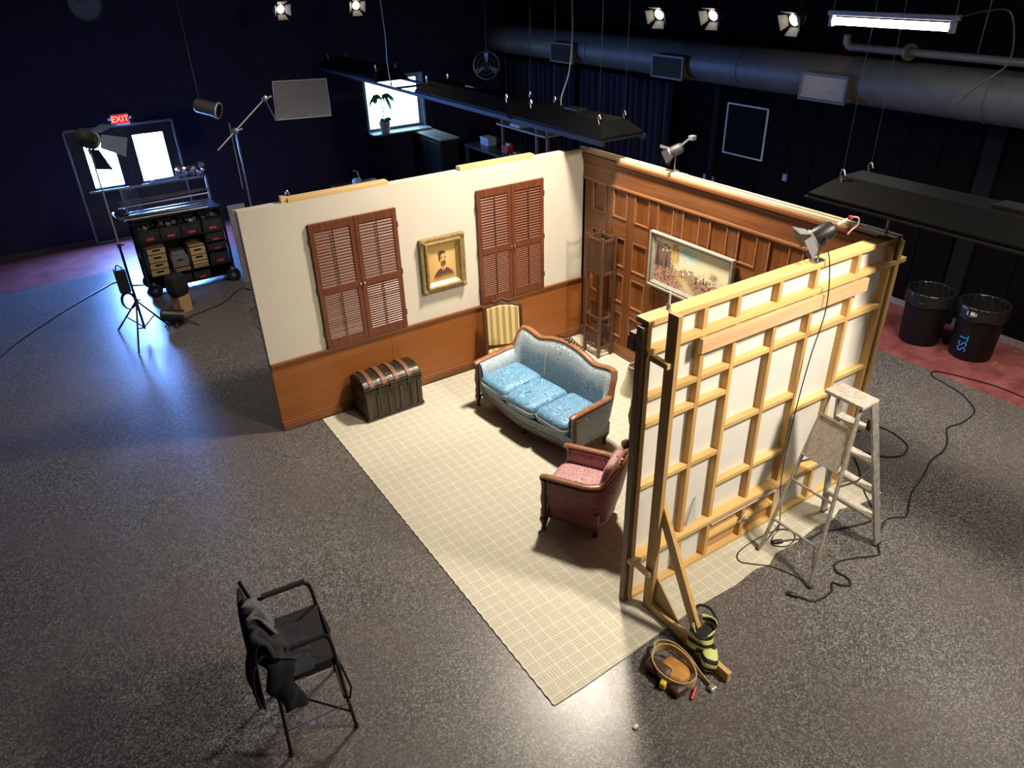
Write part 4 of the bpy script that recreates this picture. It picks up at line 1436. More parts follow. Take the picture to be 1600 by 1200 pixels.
# ================================================================== fresnel lamps
def barndoor_lamp(name, label, base, aim, s=1.0, stand=.16, plate=True, body=None, lit=None, group=None, doors=.11, grey=True):
    T = thing(name, label, 'light', base, 0, group)
    a = Vector(aim).normalized()
    side = a.cross(Vector((0, 0, 1))).normalized()
    up = side.cross(a)
    c = Vector((0, 0, stand))
    bm_ = body or MT['black']
    if plate:
        MB().obox((0, 0, .006), (.13 * s, .08 * s, .012)).build('mount_plate', MT['steel'], T, bevel=.002)
        MB().cyl((0, 0, .01), (0, 0, stand - .09 * s), .009 * s).build('spigot', MT['steel'], T)
    MB().lathe([(.075 * s, 0), (.08 * s, .02 * s), (.08 * s, .15 * s), (.06 * s, .19 * s), (.03 * s, .20 * s)], c + a * .09 * s, 16, -a).build('housing', bm_, T, smooth=True)
    ring = MB()
    ring.lathe([(.074 * s, 0), (.088 * s, 0), (.088 * s, .02 * s), (.074 * s, .02 * s)], c + a * .08 * s, 16, a, caps=False)
    ring.build('front_ring', MT['grey'], T, smooth=True)
    MB().cyl(c + a * .091 * s, c + a * .094 * s, .072 * s, n=16).build('lens', lit or MT['grey'], T)
    yk = [c + side * .095 * s, c + side * .095 * s - Vector((0, 0, .06 * s)), c - Vector((0, 0, .10 * s)), c - side * .095 * s - Vector((0, 0, .06 * s)), c - side * .095 * s]
    MB().tube(spline(yk, 4), .008 * s, 6).build('yoke', MT['darkgrey'], T, smooth=True)
    for k, (dirv, wv) in enumerate(((up, side), (-up, side), (side, up), (-side, up))):
        h0 = c + a * .10 * s + dirv * .085 * s
        out = (a * .8 + dirv * .65).normalized()
        q = [h0 + wv * .07 * s, h0 - wv * .07 * s, h0 - wv * .10 * s + out * doors * s, h0 + wv * .10 * s + out * doors * s]
        MB().extrude(q, (a.cross(wv)).normalized() * .003).build('barn_door', MT['grey'] if grey else bm_, T)
    return T


L1 = barndoor_lamp('barndoor_fresnel', 'black fresnel lamp with grey barn doors on the framed wall', (-.945, -3.955, 2.441), (-.70, .45, -.50), .82, .21)
MB().beam((.07, -.055, .275), (.13, -.09, .315), .008, .02).build('label_strip', MT['silverpaint'], L1, bevel=.003)
MB().superell((.145, -.10, .325), (.028, .028, .028), .6, .6, 10, 8).build('red_knob', MT['redlab'], L1, smooth=True)
MB().tube(spline([(.145, -.10, .33), (.19, -.13, .32), (.20, -.13, .27), (.17, -.11, .23), (.15, -.10, .20)], 6), .006).build('pink_lead', plain('pinkish_lead', (.5, .25, .22), .5), L1, smooth=True)
L2 = barndoor_lamp('barndoor_fresnel', 'small grey lamp clamped on top of the panelled wall', (.045, -1.45, 2.441), (-.5, .5, -.35), .7, .22, body=MT['darkgrey'])
for o in L2.children:
    if o.name.startswith('barn_door'):
        o.data.materials.clear()
        o.data.materials.append(MT['darkgrey'])
MB().beam((0, -.03, .25), (.02, -.16, .36), .02, .02).build('arm', MT['grey'], L2)
MB().obox((.02, -.19, .37), (.06, .06, .045)).build('mini_lamp', MT['grey'], L2, bevel=.006)

# ================================================================== cables
def floor_cable(name, label, pts, r=.007, m=None, plug=None, z=None, world_loc=None):
    P = [(p[0], p[1], (p[2] if len(p) > 2 else r + .001)) for p in pts]
    loc = P[0]
    T = thing(name, label, 'cable', loc, world=True)
    MB().tube(spline(P, 7), r, 6).build('cord', m or MT['cable'], T, smooth=True)
    if plug:
        a, b_ = Vector(P[0]), Vector(P[1])
        d_ = (a - b_).normalized()
        MB().cyl(a, a + d_ * .05, .020, .024, 10).cyl(a + d_ * .05, a + d_ * .085, .024, .018, 10).build('plug', MT['black'], T, smooth=True)
    return T


floor_cable('extension_cord', 'long black extension cord winding over the floor right of the ladder',
            [(-1.50, -4.72), (-1.43, -4.83), (-1.25, -4.84), (-1.157, -4.784), (-1.12, -4.84), (-1.06, -4.88), (-1.01, -4.82), (-1.02, -4.72), (-.93, -4.66), (-.764, -4.712), (-.574, -4.798), (-.50, -4.76), (-.373, -4.67), (-.136, -4.581), (-.02, -4.60), (.066, -4.649), (.22, -4.58), (.431, -4.484), (.75, -4.40), (1.048, -4.304), (1.3, -4.28), (1.493, -4.211), (1.719, -4.081), (1.95, -4.11), (2.251, -4.075), (2.42, -3.92), (2.522, -3.769), (2.60, -3.5), (2.65, -3.353), (2.78, -3.34), (2.9, -3.6), (3.0, -4.0), (2.95, -4.6)], .008, plug=True)
floor_cable('power_lead', 'black power lead looping over the floor behind the ladder',
            [(-1.10, -4.24, .015), (-1.03, -4.27, .015), (-.86, -4.35, .016), (-.72, -4.36, .016), (-.55, -4.42, .01), (-.3, -4.50, .01), (-.12, -4.50, .01), (-.06, -4.40, .01), (.1, -4.2, .01), (.35, -3.98, .01), (.484, -3.84, .01), (.6, -3.80, .01), (.66, -3.90, .01), (.75, -4.03, .01), (.899, -4.093, .01), (1.08, -4.03, .01), (1.152, -3.898, .01), (1.18, -3.76, .01), (1.147, -3.63, .01), (1.0, -3.60, .01), (.7, -3.5, .01), (.4, -3.35, .01), (.2, -3.0, .01)], .008, plug=True)
floor_cable('lamp_cable', 'thin black cable hanging from the fresnel down the framed wall',
            [(-.93, -3.96, 2.60), (-.91, -4.03, 2.46), (-.90, -4.075, 2.1), (-.94, -4.055, 1.7), (-.98, -4.05, 1.3), (-1.02, -4.06, .9), (-1.03, -4.075, .5), (-.98, -4.09, .2), (-1.0, -4.12, .02), (-1.12, -4.16, .015), (-1.2, -4.22, .015), (-1.12, -4.30, .015), (-.98, -4.28, .015), (-.93, -4.2, .015), (-1.02, -4.13, .026), (-1.25, -4.10, .016), (-1.50, -4.12, .015), (-1.58, -4.20, .015), (-1.50, -4.30, .015), (-1.40, -4.40, .008), (-1.33, -4.60, .008), (-1.36, -4.70, .008)], .0045)
floor_cable('far_cable', 'thin black cable crossing the blue lit floor at far left',
            [(-7.2, 2.6), (-6.6, 4.0), (-6.2, 4.6), (-5.7, 5.2), (-5.2, 5.7), (-4.95, 5.9), (-4.75, 5.6), (-4.6, 5.5)], .009)
floor_cable('cart_cable', 'black cable running from the fallen lamp past the cream wall',
            [(-4.35, 3.75), (-4.0, 3.85), (-3.7, 4.0), (-3.45, 4.3), (-3.3, 4.35), (-3.2, 4.0), (-3.3, 3.4)], .008)

# ================================================================== tool belt, tape, tool bag
def strap(pts, w, t, closed=False, tilt=None):
    """flat band standing on edge along pts"""
    P = spline(pts, 6, closed)
    vs_ = []
    for i, p in enumerate(P):
        d_ = (P[(i + 1) % len(P)] if closed else P[min(i + 1, len(P) - 1)]) - (P[i - 1] if (closed or i) else P[0])
        n_ = Vector((d_.y, -d_.x, 0)).normalized() * t / 2
        up = Vector((0, 0, w))
        vs_ += [p - n_, p + n_, p + n_ + up, p - n_ + up]
    m_ = len(P)
    fs = []
    for i in range(m_ if closed else m_ - 1):
        j = (i + 1) % m_
        for k in range(4):
            fs.append((i * 4 + k, i * 4 + (k + 1) % 4, j * 4 + (k + 1) % 4, j * 4 + k))
    if not closed:
        fs += [(0, 1, 2, 3), tuple((m_ - 1) * 4 + k for k in (3, 2, 1, 0))]
    return MB().add(vs_, fs)


T = thing('tool_belt', 'leather tool belt coiled on the floor beside the brace foot', 'tool belt', (-2.80, -4.66, 0), R(0))
strap([(-.10, .10, .06), (-.14, -.03, .05), (-.08, -.17, .04), (.03, -.20, .05), (.09, -.10, .07), (.08, .06, .08), (.0, .14, .07)], .055, .008, True).build('belt_band', MT['webbing'], T, smooth=True)
strap([(-.03, .15, .05), (.04, .20, .05), (.12, .12, .06), (.14, -.02, .05), (.13, -.16, .01), (.12, -.27, .004)], .035, .006).build('belt_tail', MT['webbing'], T, smooth=True)
MB().superell((-.01, -.05, .045), (.19, .22, .08), .6, .6, 20, 10, (0, R(8), R(20))).build('leather_pouch', MT['leather'], T, smooth=True)
MB().superell((-.10, .02, .05), (.10, .20, .10), .5, .5, 20, 10, (0, R(-12), R(15))).build('dark_pouch', MT['brownlea'], T, smooth=True)
MB().superell((-.09, -.16, .035), (.12, .10, .07), .5, .5, 16, 8).build('nail_pouch', MT['brownlea'], T, smooth=True)
MB().box(.09, .14, -.30, -.26, .004, .04).build('buckle', MT['steel'], T, bevel=.004)
MB().cyl((-.06, -.26, .012), (.02, -.22, .03), .010, n=8).build('hammer_loop', MT['redlab'], T)
tm = thing('tape_measure', 'yellow tape measure tucked against the tool belt', 'tape measure', (-2.945, -4.735, 0), R(25))
MB().superell((0, 0, .038), (.075, .05, .07), .4, .5, 20, 10).build('case', MT['yellow'], tm, smooth=True)
MB().superell((0, -.0, .038), (.05, .056, .045), .5, .5, 16, 8).build('grip', MT['black'], tm, smooth=True)


def stripe_mat():
    m, nt, N, L, bs = _new('yellow_black_stripe')
    tc = N.new('ShaderNodeTexCoord')
    sep = N.new('ShaderNodeSeparateXYZ')
    L.new(tc.outputs['Object'], sep.inputs[0])
    v = _math(nt, 'ADD', sep.outputs[2], _math(nt, 'MULTIPLY', sep.outputs[0], .35))
    s = _math(nt, 'GREATER_THAN', _math(nt, 'FRACT', _math(nt, 'DIVIDE', _math(nt, 'ADD', v, 1.0), .066)), .46)
    L.new(_mix(nt, s, (.012, .012, .012), (.62, .66, .22)), bs.inputs['Base Color'])
    bs.inputs['Roughness'].default_value = .6
    return m


T = thing('striped_tool_bag', 'yellow and black striped tool bag sitting over the brace foot', 'tool bag', (-2.52, -4.66, .0), R(18))
SB = stripe_mat()
def bag(u, v):
    a = 2 * math.pi * u
    r = (.105 + .012 * math.sin(3 * a + 4 * v)) * (1.05 - .12 * v)
    return (r * 1.0 * math.cos(a) + .03 * v, r * .82 * math.sin(a) - .0, .10 + .15 * v + .02 * math.sin(a + 1) * v)
bo = MB().grid(bag, 28, 10, cu=True).build('bag_side', SB, T, smooth=True, angle=180)
so = bo.modifiers.new('solid', 'SOLIDIFY')
so.thickness = .006
MB().superell((0, 0, .115), (.19, .16, .06), .8, .6, 20, 8).build('bag_bottom', MT['blackfab'], T, smooth=True)
MB().superell((.02, 0, .18), (.16, .13, .06), .8, .6, 20, 8).build('inner_lining', MT['blackfab'], T, smooth=True)
MB().superell((-.06, -.10, .07), (.20, .12, .13), .6, .6, 20, 8, (0, 0, R(30))).build('side_pouch', SB, T, smooth=True)
MB().tube(spline([(.02, .08, .23), (.10, .10, .32), (.15, .02, .30), (.13, -.06, .22)], 6), .010, 7).build('handle', MT['blackfab'], T, smooth=True)
MB().cyl((.05, .03, .17), (.08, .06, .28), .014, n=8).build('tool_grip', MT['grey'], T)

chip = MB().superell((-3.312, -4.862, .010), (.045, .03, .02), .6, .7, 10, 8).build('white_scrap', MT['silverpaint'], None, smooth=True)
tag(chip, 'small crumpled white scrap alone on the bare grey floor', 'scrap')


# ================================================================== waste bins
def bin_(label, loc, rz):
    T = thing('waste_bin', label, 'bin', loc, rz, group='black bins by the right wall')
    MB().lathe([(.225, 0), (.235, .02), (.262, .64), (.275, .65), (.275, .69), (.258, .69), (.250, .63), (.222, .03), (.0, .03)], n=40).build('barrel', MT['binblack'], T, smooth=True)
    def liner(u, v):
        a = 2 * math.pi * u
        prof = [(.284, .56), (.286, .66), (.278, .70), (.262, .70), (.246, .62), (.228, .40)]
        t = v * 5
        i = min(4, int(t))
        f = t - i
        r = prof[i][0] * (1 - f) + prof[i + 1][0] * f
        z = prof[i][1] * (1 - f) + prof[i + 1][1] * f
        k = .004 * math.sin(a * 17 + 3 * v) + .003 * math.sin(a * 29)
        return ((r + k) * math.cos(a), (r + k) * math.sin(a), z - (.03 * abs(math.sin(a * 2.5)) if v < .1 else 0))
    gl = MB().grid(liner, 72, 16, cu=True).build('bin_liner', plain('glossy_liner_film', (.012, .012, .012), .25, amt=.2, spec=.4), T, smooth=True, angle=180)
    for s in (-1, 1):
        MB().tube(spline([(s * .27, -.05, .58), (s * .31, -.03, .60), (s * .31, .03, .60), (s * .27, .05, .58)], 5), .010, 7).build('handle', MT['black'], T, smooth=True)
    return T


bin_('plain black waste bin nearer the panelled wall', (3.42, -2.72, 0), 0.2)
B2 = bin_('black waste bin with blue lettering on its side', (3.53, -3.32, 0), 0.0)
# blue lettering reading down the side, wrapped on the barrel
def text_obj(name, body, size, m, parent, extrude=.001):
    cu = bpy.data.curves.new(name, 'FONT')
    cu.body = body
    cu.size = size
    cu.extrude = extrude
    cu.align_x = 'CENTER'
    cu.align_y = 'CENTER'
    tmp = bpy.data.objects.new(name + '_curve', cu)
    COL.objects.link(tmp)
    dg = bpy.context.evaluated_depsgraph_get()
    me = bpy.data.meshes.new_from_object(tmp.evaluated_get(dg))
    bpy.data.objects.remove(tmp)
    me.name = name
    me.materials.clear()
    me.materials.append(m)
    o = bpy.data.objects.new(name, me)
    COL.objects.link(o)
    o.parent = parent
    return o


bl = plain('blue_paint', (0.02, 0.22, 0.52), .5)
t = text_obj('blue_lettering', 'TSS', .15, bl, B2)
th0 = math.atan2(-7.027 + 3.32, -5.572 - 3.53) - R(26)
for v in t.data.vertices:
    # letters turned a quarter clockwise: reading direction runs down the barrel
    lx, ly, lz = v.co
    zz = .23 - lx
    rr = .236 + (.026) * zz / .64 + .003 + lz
    an = th0 + ly / rr
    v.co = (rr * math.cos(an), rr * math.sin(an), zz)
MB().obox((.279 * math.cos(th0 + .10), .279 * math.sin(th0 + .10), .63), (.012, .11, .045), (0, 0, th0 + .10)).build('white_sticker', MT['silverpaint'], B2)

# ================================================================== grip cart with cases and apple boxes
CX0, CX1, CY0, CY1 = -4.56, -3.30, 4.82, 5.36
T = thing('grip_cart', 'black steel grip cart on wheels near the glass doors', 'cart', ((CX0 + CX1) / 2, (CY0 + CY1) / 2, 0), world=True)
for x in (CX0, CX1):
    for y in (CY0 + .015, CY1):
        MB().box(x - .018, x + .018, y - .018, y + .018, .14, 1.28 if y > 5 else 1.24).build('upright', MT['blackmet'], T, bevel=.003)
for z in (.14, .33, .86, 1.22):
    MB().box(CX0, CX1, CY0, CY1, z - .02, z).build('deck', MT['blackmet'], T, bevel=.003)
MB().box(CX0, CX1, CY1 - .012, CY1, .14, 1.2).build('back_panel', MT['black'], T)
for x in (CX0, CX1):
    for z in (.6, 1.05):
        MB().box(x - .01, x + .01, CY0, CY1, z, z + .03).build('side_bar', MT['blackmet'], T)
MB().tube(spline([(CX0 - .02, CY0 + .05, 1.15), (CX0 - .16, CY0 + .05, 1.25), (CX0 - .20, CY0 + .25, 1.28), (CX0 - .16, CY1 - .05, 1.25), (CX0 - .02, CY1 - .05, 1.15)], 6), .014).build('push_handle', MT['blackmet'], T, smooth=True)
for (x, y) in ((CX0 + .05, CY0 + .03), (CX1 - .03, CY0 - .01), (CX0 + .05, CY1 - .05), (CX1 - .03, CY1 - .05)):
    w_ = MB().lathe([(.055, -.028), (.098, -.026), (.108, -.014), (.108, .014), (.098, .026), (.055, .028)], (x, y, .109), 24, (.25, 1, 0)).build('tyre', MT['black'], T, smooth=True)
    MB().lathe([(.02, -.034), (.055, -.02), (.055, .02), (.02, .034)], (x, y, .109), 16, (.25, 1, 0)).build('hub', MT['steel'], w_, smooth=True)
    MB().box(x - .02, x + .02, y - .045, y + .045, .20, .225).build('caster_fork', MT['grey'], w_)


def crate(label, x0, x1, y0, y1, z0, z1, ry=.02):
    T = thing('equipment_crate', label, 'crate', ((x0 + x1) / 2, (y0 + y1) / 2, z0), world=True, group='black crates on the grip cart')
    t = .012
    b_ = MB().box(x0, x1, y0 + t, y1, z0, z0 + t).box(x0, x0 + t, y0 + t, y1, z0, z1).box(x1 - t, x1, y0 + t, y1, z0, z1).box(x0, x1, y1 - t, y1, z0, z1).box(x0, x1, y0, y0 + t, z0, z0 + (z1 - z0) * .80).box(x0 - .0, x1 + .0, y0 - .006, y0 + t, z0 + (z1 - z0) * .72, z0 + (z1 - z0) * .80)
    b_.build('shell', MT['black'], T, bevel=.003)
    w_ = x1 - x0
    MB().box(x0 + w_ * .32, x0 + w_ * .68, y0 - .004, y0, z0 + (z1 - z0) * .12, z0 + (z1 - z0) * .28).build('red_label', MT['redlab'], T)
    for k in range(4):
        xx = x0 + w_ * (.18 + .2 * k) + random.uniform(-.02, .02)
        MB().superell((xx, y0 + .10 + .05 * random.random(), z0 + (z1 - z0) * (.8 + .12 * random.random())), (.09, .07, .07), .7, .7, 10, 6, (random.random(), random.random(), 0)).build('packed_gear', random.choice([MT['darkgrey'], MT['black'], MT['grey']]), T, smooth=True)
    for k in range(3):
        MB().box(x0 + w_ * .1, x1 - w_ * .1, y0 - .003, y0, z0 + (z1 - z0) * (.36 + .11 * k), z0 + (z1 - z0) * (.40 + .11 * k)).build('rib', MT['darkgrey'], T)
    return T


names = ('left', 'middle', 'right')
tw = .29
for i in range(3):
    x0 = CX0 + .03 + i * .30
    crate('black crate with red label, %s of three on the cart top row' % names[i], x0, x0 + tw, CY0 + .01, CY0 + .35, .862, 1.09)
rx0 = CX1 - .315
for i, (z0, z1, nm) in enumerate(((.332, .55, 'lowest of the cart right stack'), (.552, .69, 'second from bottom of the cart right stack'), (.692, .855, 'third from bottom of the cart right stack'), (.862, 1.10, 'topmost of the cart right stack'))):
    crate('black crate with red label, ' + nm, rx0, rx0 + .29, CY0 + .01, CY0 + .35, z0, z1)
for i in range(2):
    x0 = CX0 + .36 + i * .28
    crate('black crate with red label on the cart bottom deck, %s one' % ('left', 'right')[i], x0, x0 + .26, CY0 + .01, CY0 + .35, .142, .305)


def apple_box(label, x0, x1, y0, y1, z0, z1, slot=True):
    T = thing('apple_box', label, 'wooden box', ((x0 + x1) / 2, (y0 + y1) / 2, z0), world=True, group='apple boxes on the grip cart')
    b_ = MB()
    cx, cz = (x0 + x1) / 2, (z0 + z1) / 2
    if slot:
        sw, sh = .055, .016
        b_.box(x0, cx - sw, y0, y0 + .018, z0, z1).box(cx + sw, x1, y0, y0 + .018, z0, z1)
        b_.box(cx - sw, cx + sw, y0, y0 + .018, z0, cz - sh).box(cx - sw, cx + sw, y0, y0 + .018, cz + sh, z1)
    else:
        b_.box(x0, x1, y0, y0 + .018, z0, z1)
    b_.box(x0, x1, y1 - .018, y1, z0, z1).box(x0, x0 + .012, y0, y1, z0, z1).box(x1 - .012, x1, y0, y1, z0, z1)
    b_.build('box_sides', MT['apple'], T)
    MB().box(x0, x1, y0, y1, z1 - .012, z1).build('lid_board', MT['apple'], T)
    MB().box(x0 + .012, x1 - .012, y0 + .05, y1 - .018, z0, z1 - .013).build('dark_inside', MT['black'], T)
    return T


zz = .332
for i, h in enumerate((.105, .105, .13, .10)):
    apple_box('wooden apple box in the left cart stack, number %s from the bottom' % ('one', 'two', 'three', 'four')[i], CX0 + .05 + .006 * i, CX0 + .33 + .006 * i, CY0 + .01, CY0 + .40, zz + .001, zz + h)
    zz += h
zz = .332
apple_box('thin wooden apple box under the grey box in the cart middle', CX0 + .39, CX0 + .64, CY0 + .01, CY0 + .40, .333, .36, False)
apple_box('second thin wooden apple box under the grey box in the cart middle', CX0 + .39, CX0 + .64, CY0 + .015, CY0 + .40, .361, .39, False)
g = thing('grey_equipment_box', 'grey metal equipment box on thin boards in the cart middle', 'box', (CX0 + .51, CY0 + .2, .391), world=True)
MB().box(CX0 + .39, CX0 + .63, CY0 + .02, CY0 + .38, .391, .56).build('body', plain('grey_box_paint', (.16, .155, .15), .5), g, bevel=.006)
MB().box(CX0 + .47, CX0 + .55, CY0 + .016, CY0 + .02, .49, .515).build('slot', MT['black'], g)
MB().box(CX0 + .41, CX0 + .61, CY0 + .05, CY0 + .3, .56, .62).build('lid', MT['grey'], g, bevel=.005)
zz = .332
for i, (h, s) in enumerate(((.03, False), (.03, False), (.05, False), (.10, True), (.13, True))):
    apple_box('wooden apple box in the right cart stack, number %s from the bottom' % ('one', 'two', 'three', 'four', 'five')[i], CX0 + .665, CX0 + .915, CY0 + .01, CY0 + .40, zz + .001, zz + h, s)
    zz += h

# poles and arms lying across the top of the cart
for i in range(9):
    yy = CY0 + .06 + i * .052
    z = 1.235 + .03 * (i % 3) + .10 * (i > 4)
    x0 = CX0 - .1 + random.uniform(-.1, .1)
    x1 = CX1 - .12 + random.uniform(-.1, .1)
    o = MB().cyl((x0, yy, z), (x1, yy + random.uniform(-.03, .03), z + random.uniform(-.02, .05)), .012, n=8).build('grip_pole', MT['steel'] if i % 3 == 0 else MT['darkgrey'], None, smooth=True)
    tag(o, 'metal grip pole on the cart top, %s from the cart front' % ('first', 'second', 'third', 'fourth', 'fifth', 'sixth', 'seventh', 'eighth', 'ninth')[i], 'pole', 'grip poles on the cart top')
# back rack with upright hanging arms and heap of clamps
K = thing('clamp_rack', 'rack of bright metal grip heads above the back of the cart', 'clamp rack', ((CX0 + CX1) / 2, CY1, 1.22), world=True)
MB().box(CX0, CX1, CY1 - .03, CY1, 1.56, 1.59).box(CX0, CX0 + .03, CY1 - .03, CY1, 1.22, 1.56).box(CX1 - .03, CX1, CY1 - .03, CY1, 1.22, 1.56).build('rack_bar', MT['grey'], K)
rk = random.Random(5)
for i in range(26):
    x = CX1 - .42 + rk.random() * .40
    z = 1.60 + rk.random() * .16
    b_ = MB()
    b_.lathe([(.012, -.02), (.034, -.016), (.034, .016), (.012, .02)], (x, CY1 - .10 + .14 * rk.random(), z), 12, (rk.random() - .5, rk.random() - .5, rk.random() - .3))
    b_.cyl((x, CY1 - .05, z), (x + rk.uniform(-.06, .06), CY1 - .05 + rk.uniform(-.05, .05), z + rk.uniform(-.05, .06)), .008, n=6)
    b_.build('grip_head', MT['steel'], K, smooth=True)
for i in range(8):
    x = CX0 + .02 + i * .028
    MB().cyl((x, CY1 - .02, 1.58), (x + .02, CY1 - .06, 1.20), .008, n=6).build('hanging_arm', MT['steel'], K)
for i in range(5):
    x = CX0 + .42 + i * .018
    MB().cyl((x, CY1 - .04 - .02 * i, 1.60 + .015 * i), (x + .40, CY1 - .04 - .02 * i, 1.61 + .015 * i), .009, n=6).build('grip_arm', plain('bluish_steel%d' % i, (.4, .42, .5), .3, .9), K)

# grey panel leaning at the right of the cart
P = thing('leaning_board', 'grey board with a round grommet beside the cart', 'board', (-3.13, 4.6, 0), world=True)
MB().obox((-3.10, 4.62, .62), (.26, .025, 1.24), (R(-4), 0, 0)).build('board', plain('grey_board', (.20, .19, .19), .7), P, bevel=.003)
MB().tube([(-3.17 + .022 * math.cos(a * .524), 4.565, 1.17 + .022 * math.sin(a * .524)) for a in range(12)], .007, 6, True).build('grommet', MT['silverpaint'], P, smooth=True)

# wooden block with black bag on it, in front of the cart
w_ = thing('wooden_block', 'pale wooden block on the floor in front of the cart', 'wooden block', (-4.28, 4.10, 0), R(28))
MB().obox((0, 0, .115), (.19, .19, .23)).build('block', MT['ply'], w_, bevel=.004)
MB().obox((0, 0, .004), (.195, .195, .008)).build('base_batten', MT['apple'], w_)
s_ = thing('black_sandbag', 'black cloth sandbag resting on the pale wooden block', 'sandbag', (-4.285, 4.11, .232), R(28))
MB().superell((0, 0, .17), (.26, .24, .34), .35, .45, 24, 12).build('sack', MT['blackfab'], s_, smooth=True)
MB().tube(spline([(-.06, 0, .32), (-.03, .0, .38), (.03, 0, .38), (.06, 0, .32)], 5), .010).build('strap_handle', MT['blackfab'], s_, smooth=True)

# ================================================================== lighting stand at far left
def tripod(T, c, ft, hub, r=.011, m=None, rz=0, spread=None):
    for k, (x, y) in enumerate(ft):
        MB().cyl((c[0], c[1], hub), (x, y, .012), r, n=8).build('leg', m or MT['blackmet'], T, smooth=True)
        mid = Vector((c[0], c[1], hub)).lerp(Vector((x, y, .012)), .55)
        MB().cyl((c[0], c[1], .12), mid, r * .7, n=6).build('leg_brace', m or MT['blackmet'], T)
        MB().superell((x, y, .012), (.03, .03, .022), 1, 1, 8, 6).build('foot_cap', MT['black'], T)


sc = (-4.90, 3.50)
T = thing('light_stand', 'tall black light stand in front of the left door pane', 'light stand', (sc[0], sc[1], 0), world=True)
tripod(T, sc, ((-5.20, 3.90), (-5.09, 2.95), (-4.58, 3.62)), .52, .013)
MB().cyl((sc[0], sc[1], .10), (sc[0], sc[1], 1.3), .017, n=10).build('lower_tube', MT['blackmet'], T, smooth=True)
MB().cyl((sc[0], sc[1], 1.3), (sc[0], sc[1], 2.52), .012, n=10).build('upper_tube', MT['grey'], T, smooth=True)
for z in (.52, 1.3):
    MB().cyl((sc[0], sc[1], z - .03), (sc[0], sc[1], z + .03), .026, n=10).beam((sc[0], sc[1], z), (sc[0] + .06, sc[1], z), .012, .02).build('collar', MT['black'], T)
bx = thing('lamp_ballast', 'black ballast box hung on the tall left light stand', 'ballast', (sc[0] - .07, sc[1], .68), world=True)
MB().box(sc[0] - .16, sc[0] - .022, sc[1] - .08, sc[1] + .06, .68, 1.0).build('case', MT['black'], bx, bevel=.012)
MB().tube(spline([(sc[0] - .13, sc[1], 1.0), (sc[0] - .10, sc[1], 1.05), (sc[0] - .05, sc[1], 1.0)], 5), .008).build('carry_handle', MT['black'], bx, smooth=True)
cc = thing('coiled_cable', 'coil of black cable hanging under the ballast box', 'cable', (sc[0] - .09, sc[1] - .03, .42), world=True)
for k in range(4):
    MB().tube([(sc[0] - .09 + (.07 + .006 * k) * math.cos(a * .3927), sc[1] - .05 + .012 * k, .55 + (.11 + .006 * k) * math.sin(a * .3927)) for a in range(16)], .006, 6, True).build('loop', MT['cable'], cc, smooth=True)
H = barndoor_lamp('barndoor_stand_lamp', 'dark lamp with wide barn doors on the tall left stand', (sc[0], sc[1], 2.52), (.55, .55, -.45), 1.2, .14, plate=False, grey=False, doors=.24, body=MT['black'])
for o in H.children:
    if o.name.startswith('barn_door'):
        o.data.materials.clear()
        o.data.materials.append(plain('blue_grey_door', (.03, .05, .09), .55))
MB().cyl((0, 0, 0), (0, 0, .05), .014).build('spigot', MT['steel'], H)

# lamp lying on the floor
T = thing('floor_lamp_head', 'black lamp head lying on the floor beside the tall stand', 'lamp head', (-4.50, 3.62, 0), R(-25))
MB().lathe([(.05, -.16), (.085, -.14), (.09, .10), (.10, .12), (.10, .15)], (0, 0, .14), 20, (.95, .2, -.25)).build('housing', MT['black'], T, smooth=True)
for k in range(3):
    MB().tube([(.06 + .03 * math.cos(a * .524), -.10 + .05 * math.sin(a * .524), .02 + .02 * k) for a in range(12)], .006, 6, True).build('cable_loop', MT['cable'], T, smooth=True)
MB().cyl((-.10, .10, .02), (-.10, -.10, .02), .012).cyl((.10, .10, .02), (.10, -.10, .02), .012).build('cradle', MT['darkgrey'], T)
MB().cyl((.14, .05, .06), (.36, -.10, .012), .010).cyl((.14, .05, .06), (.20, .22, .012), .010).build('short_leg', MT['steel'], T)

# ================================================================== C-stand with arm and grey flag
sc2 = (-3.28, 2.9)
T = thing('c_stand', 'steel century stand with an angled arm behind the cream wall', 'stand', (sc2[0], sc2[1], 0), world=True)
for k, (x, y) in enumerate(((-3.46, 3.45), (-3.0, 3.15), (-3.55, 2.65))):
    MB().tube([(sc2[0], sc2[1], .25 + .05 * k), ((sc2[0] + x) / 2, (sc2[1] + y) / 2, .20 + .03 * k), (x, y, .012)], .013, 8).build('leg', MT['steel'], T, smooth=True)
MB().cyl((sc2[0], sc2[1], .2), (sc2[0], sc2[1], 1.5), .017, n=10).build('lower_tube', MT['steel'], T, smooth=True)
MB().cyl((sc2[0], sc2[1], 1.5), (sc2[0], sc2[1], 2.66), .012, n=10).build('upper_tube', MT['steel'], T, smooth=True)
MB().cyl((sc2[0] - .05, sc2[1] + .03, 1.9), (sc2[0] - .05, sc2[1] + .03, 2.72), .007, n=8).build('spare_rod', MT['grey'], T, smooth=True)
a0_, a1_ = Vector((-3.54, 2.9, 2.42)), Vector((-2.83, 2.95, 2.95))
MB().cyl(a0_, a1_, .009, n=8).build('arm', MT['steel'], T, smooth=True)
for p_ in (Vector((sc2[0], sc2[1], 2.62)), a1_, Vector((sc2[0], sc2[1], 1.52))):
    MB().lathe([(.012, -.03), (.036, -.022), (.036, .022), (.012, .03)], p_, 14, (.2, 1, .1)).beam(p_, p_ + Vector((.09, 0, .02)), .014, .02).build('grip_head', MT['steel'], T, smooth=True)
f0, f1 = Vector((-2.73, 2.98, 2.67)), Vector((-1.98, 2.98, 2.64))
MB().cyl(a1_, f0, .008, n=8).build('drop_rod', MT['steel'], T)
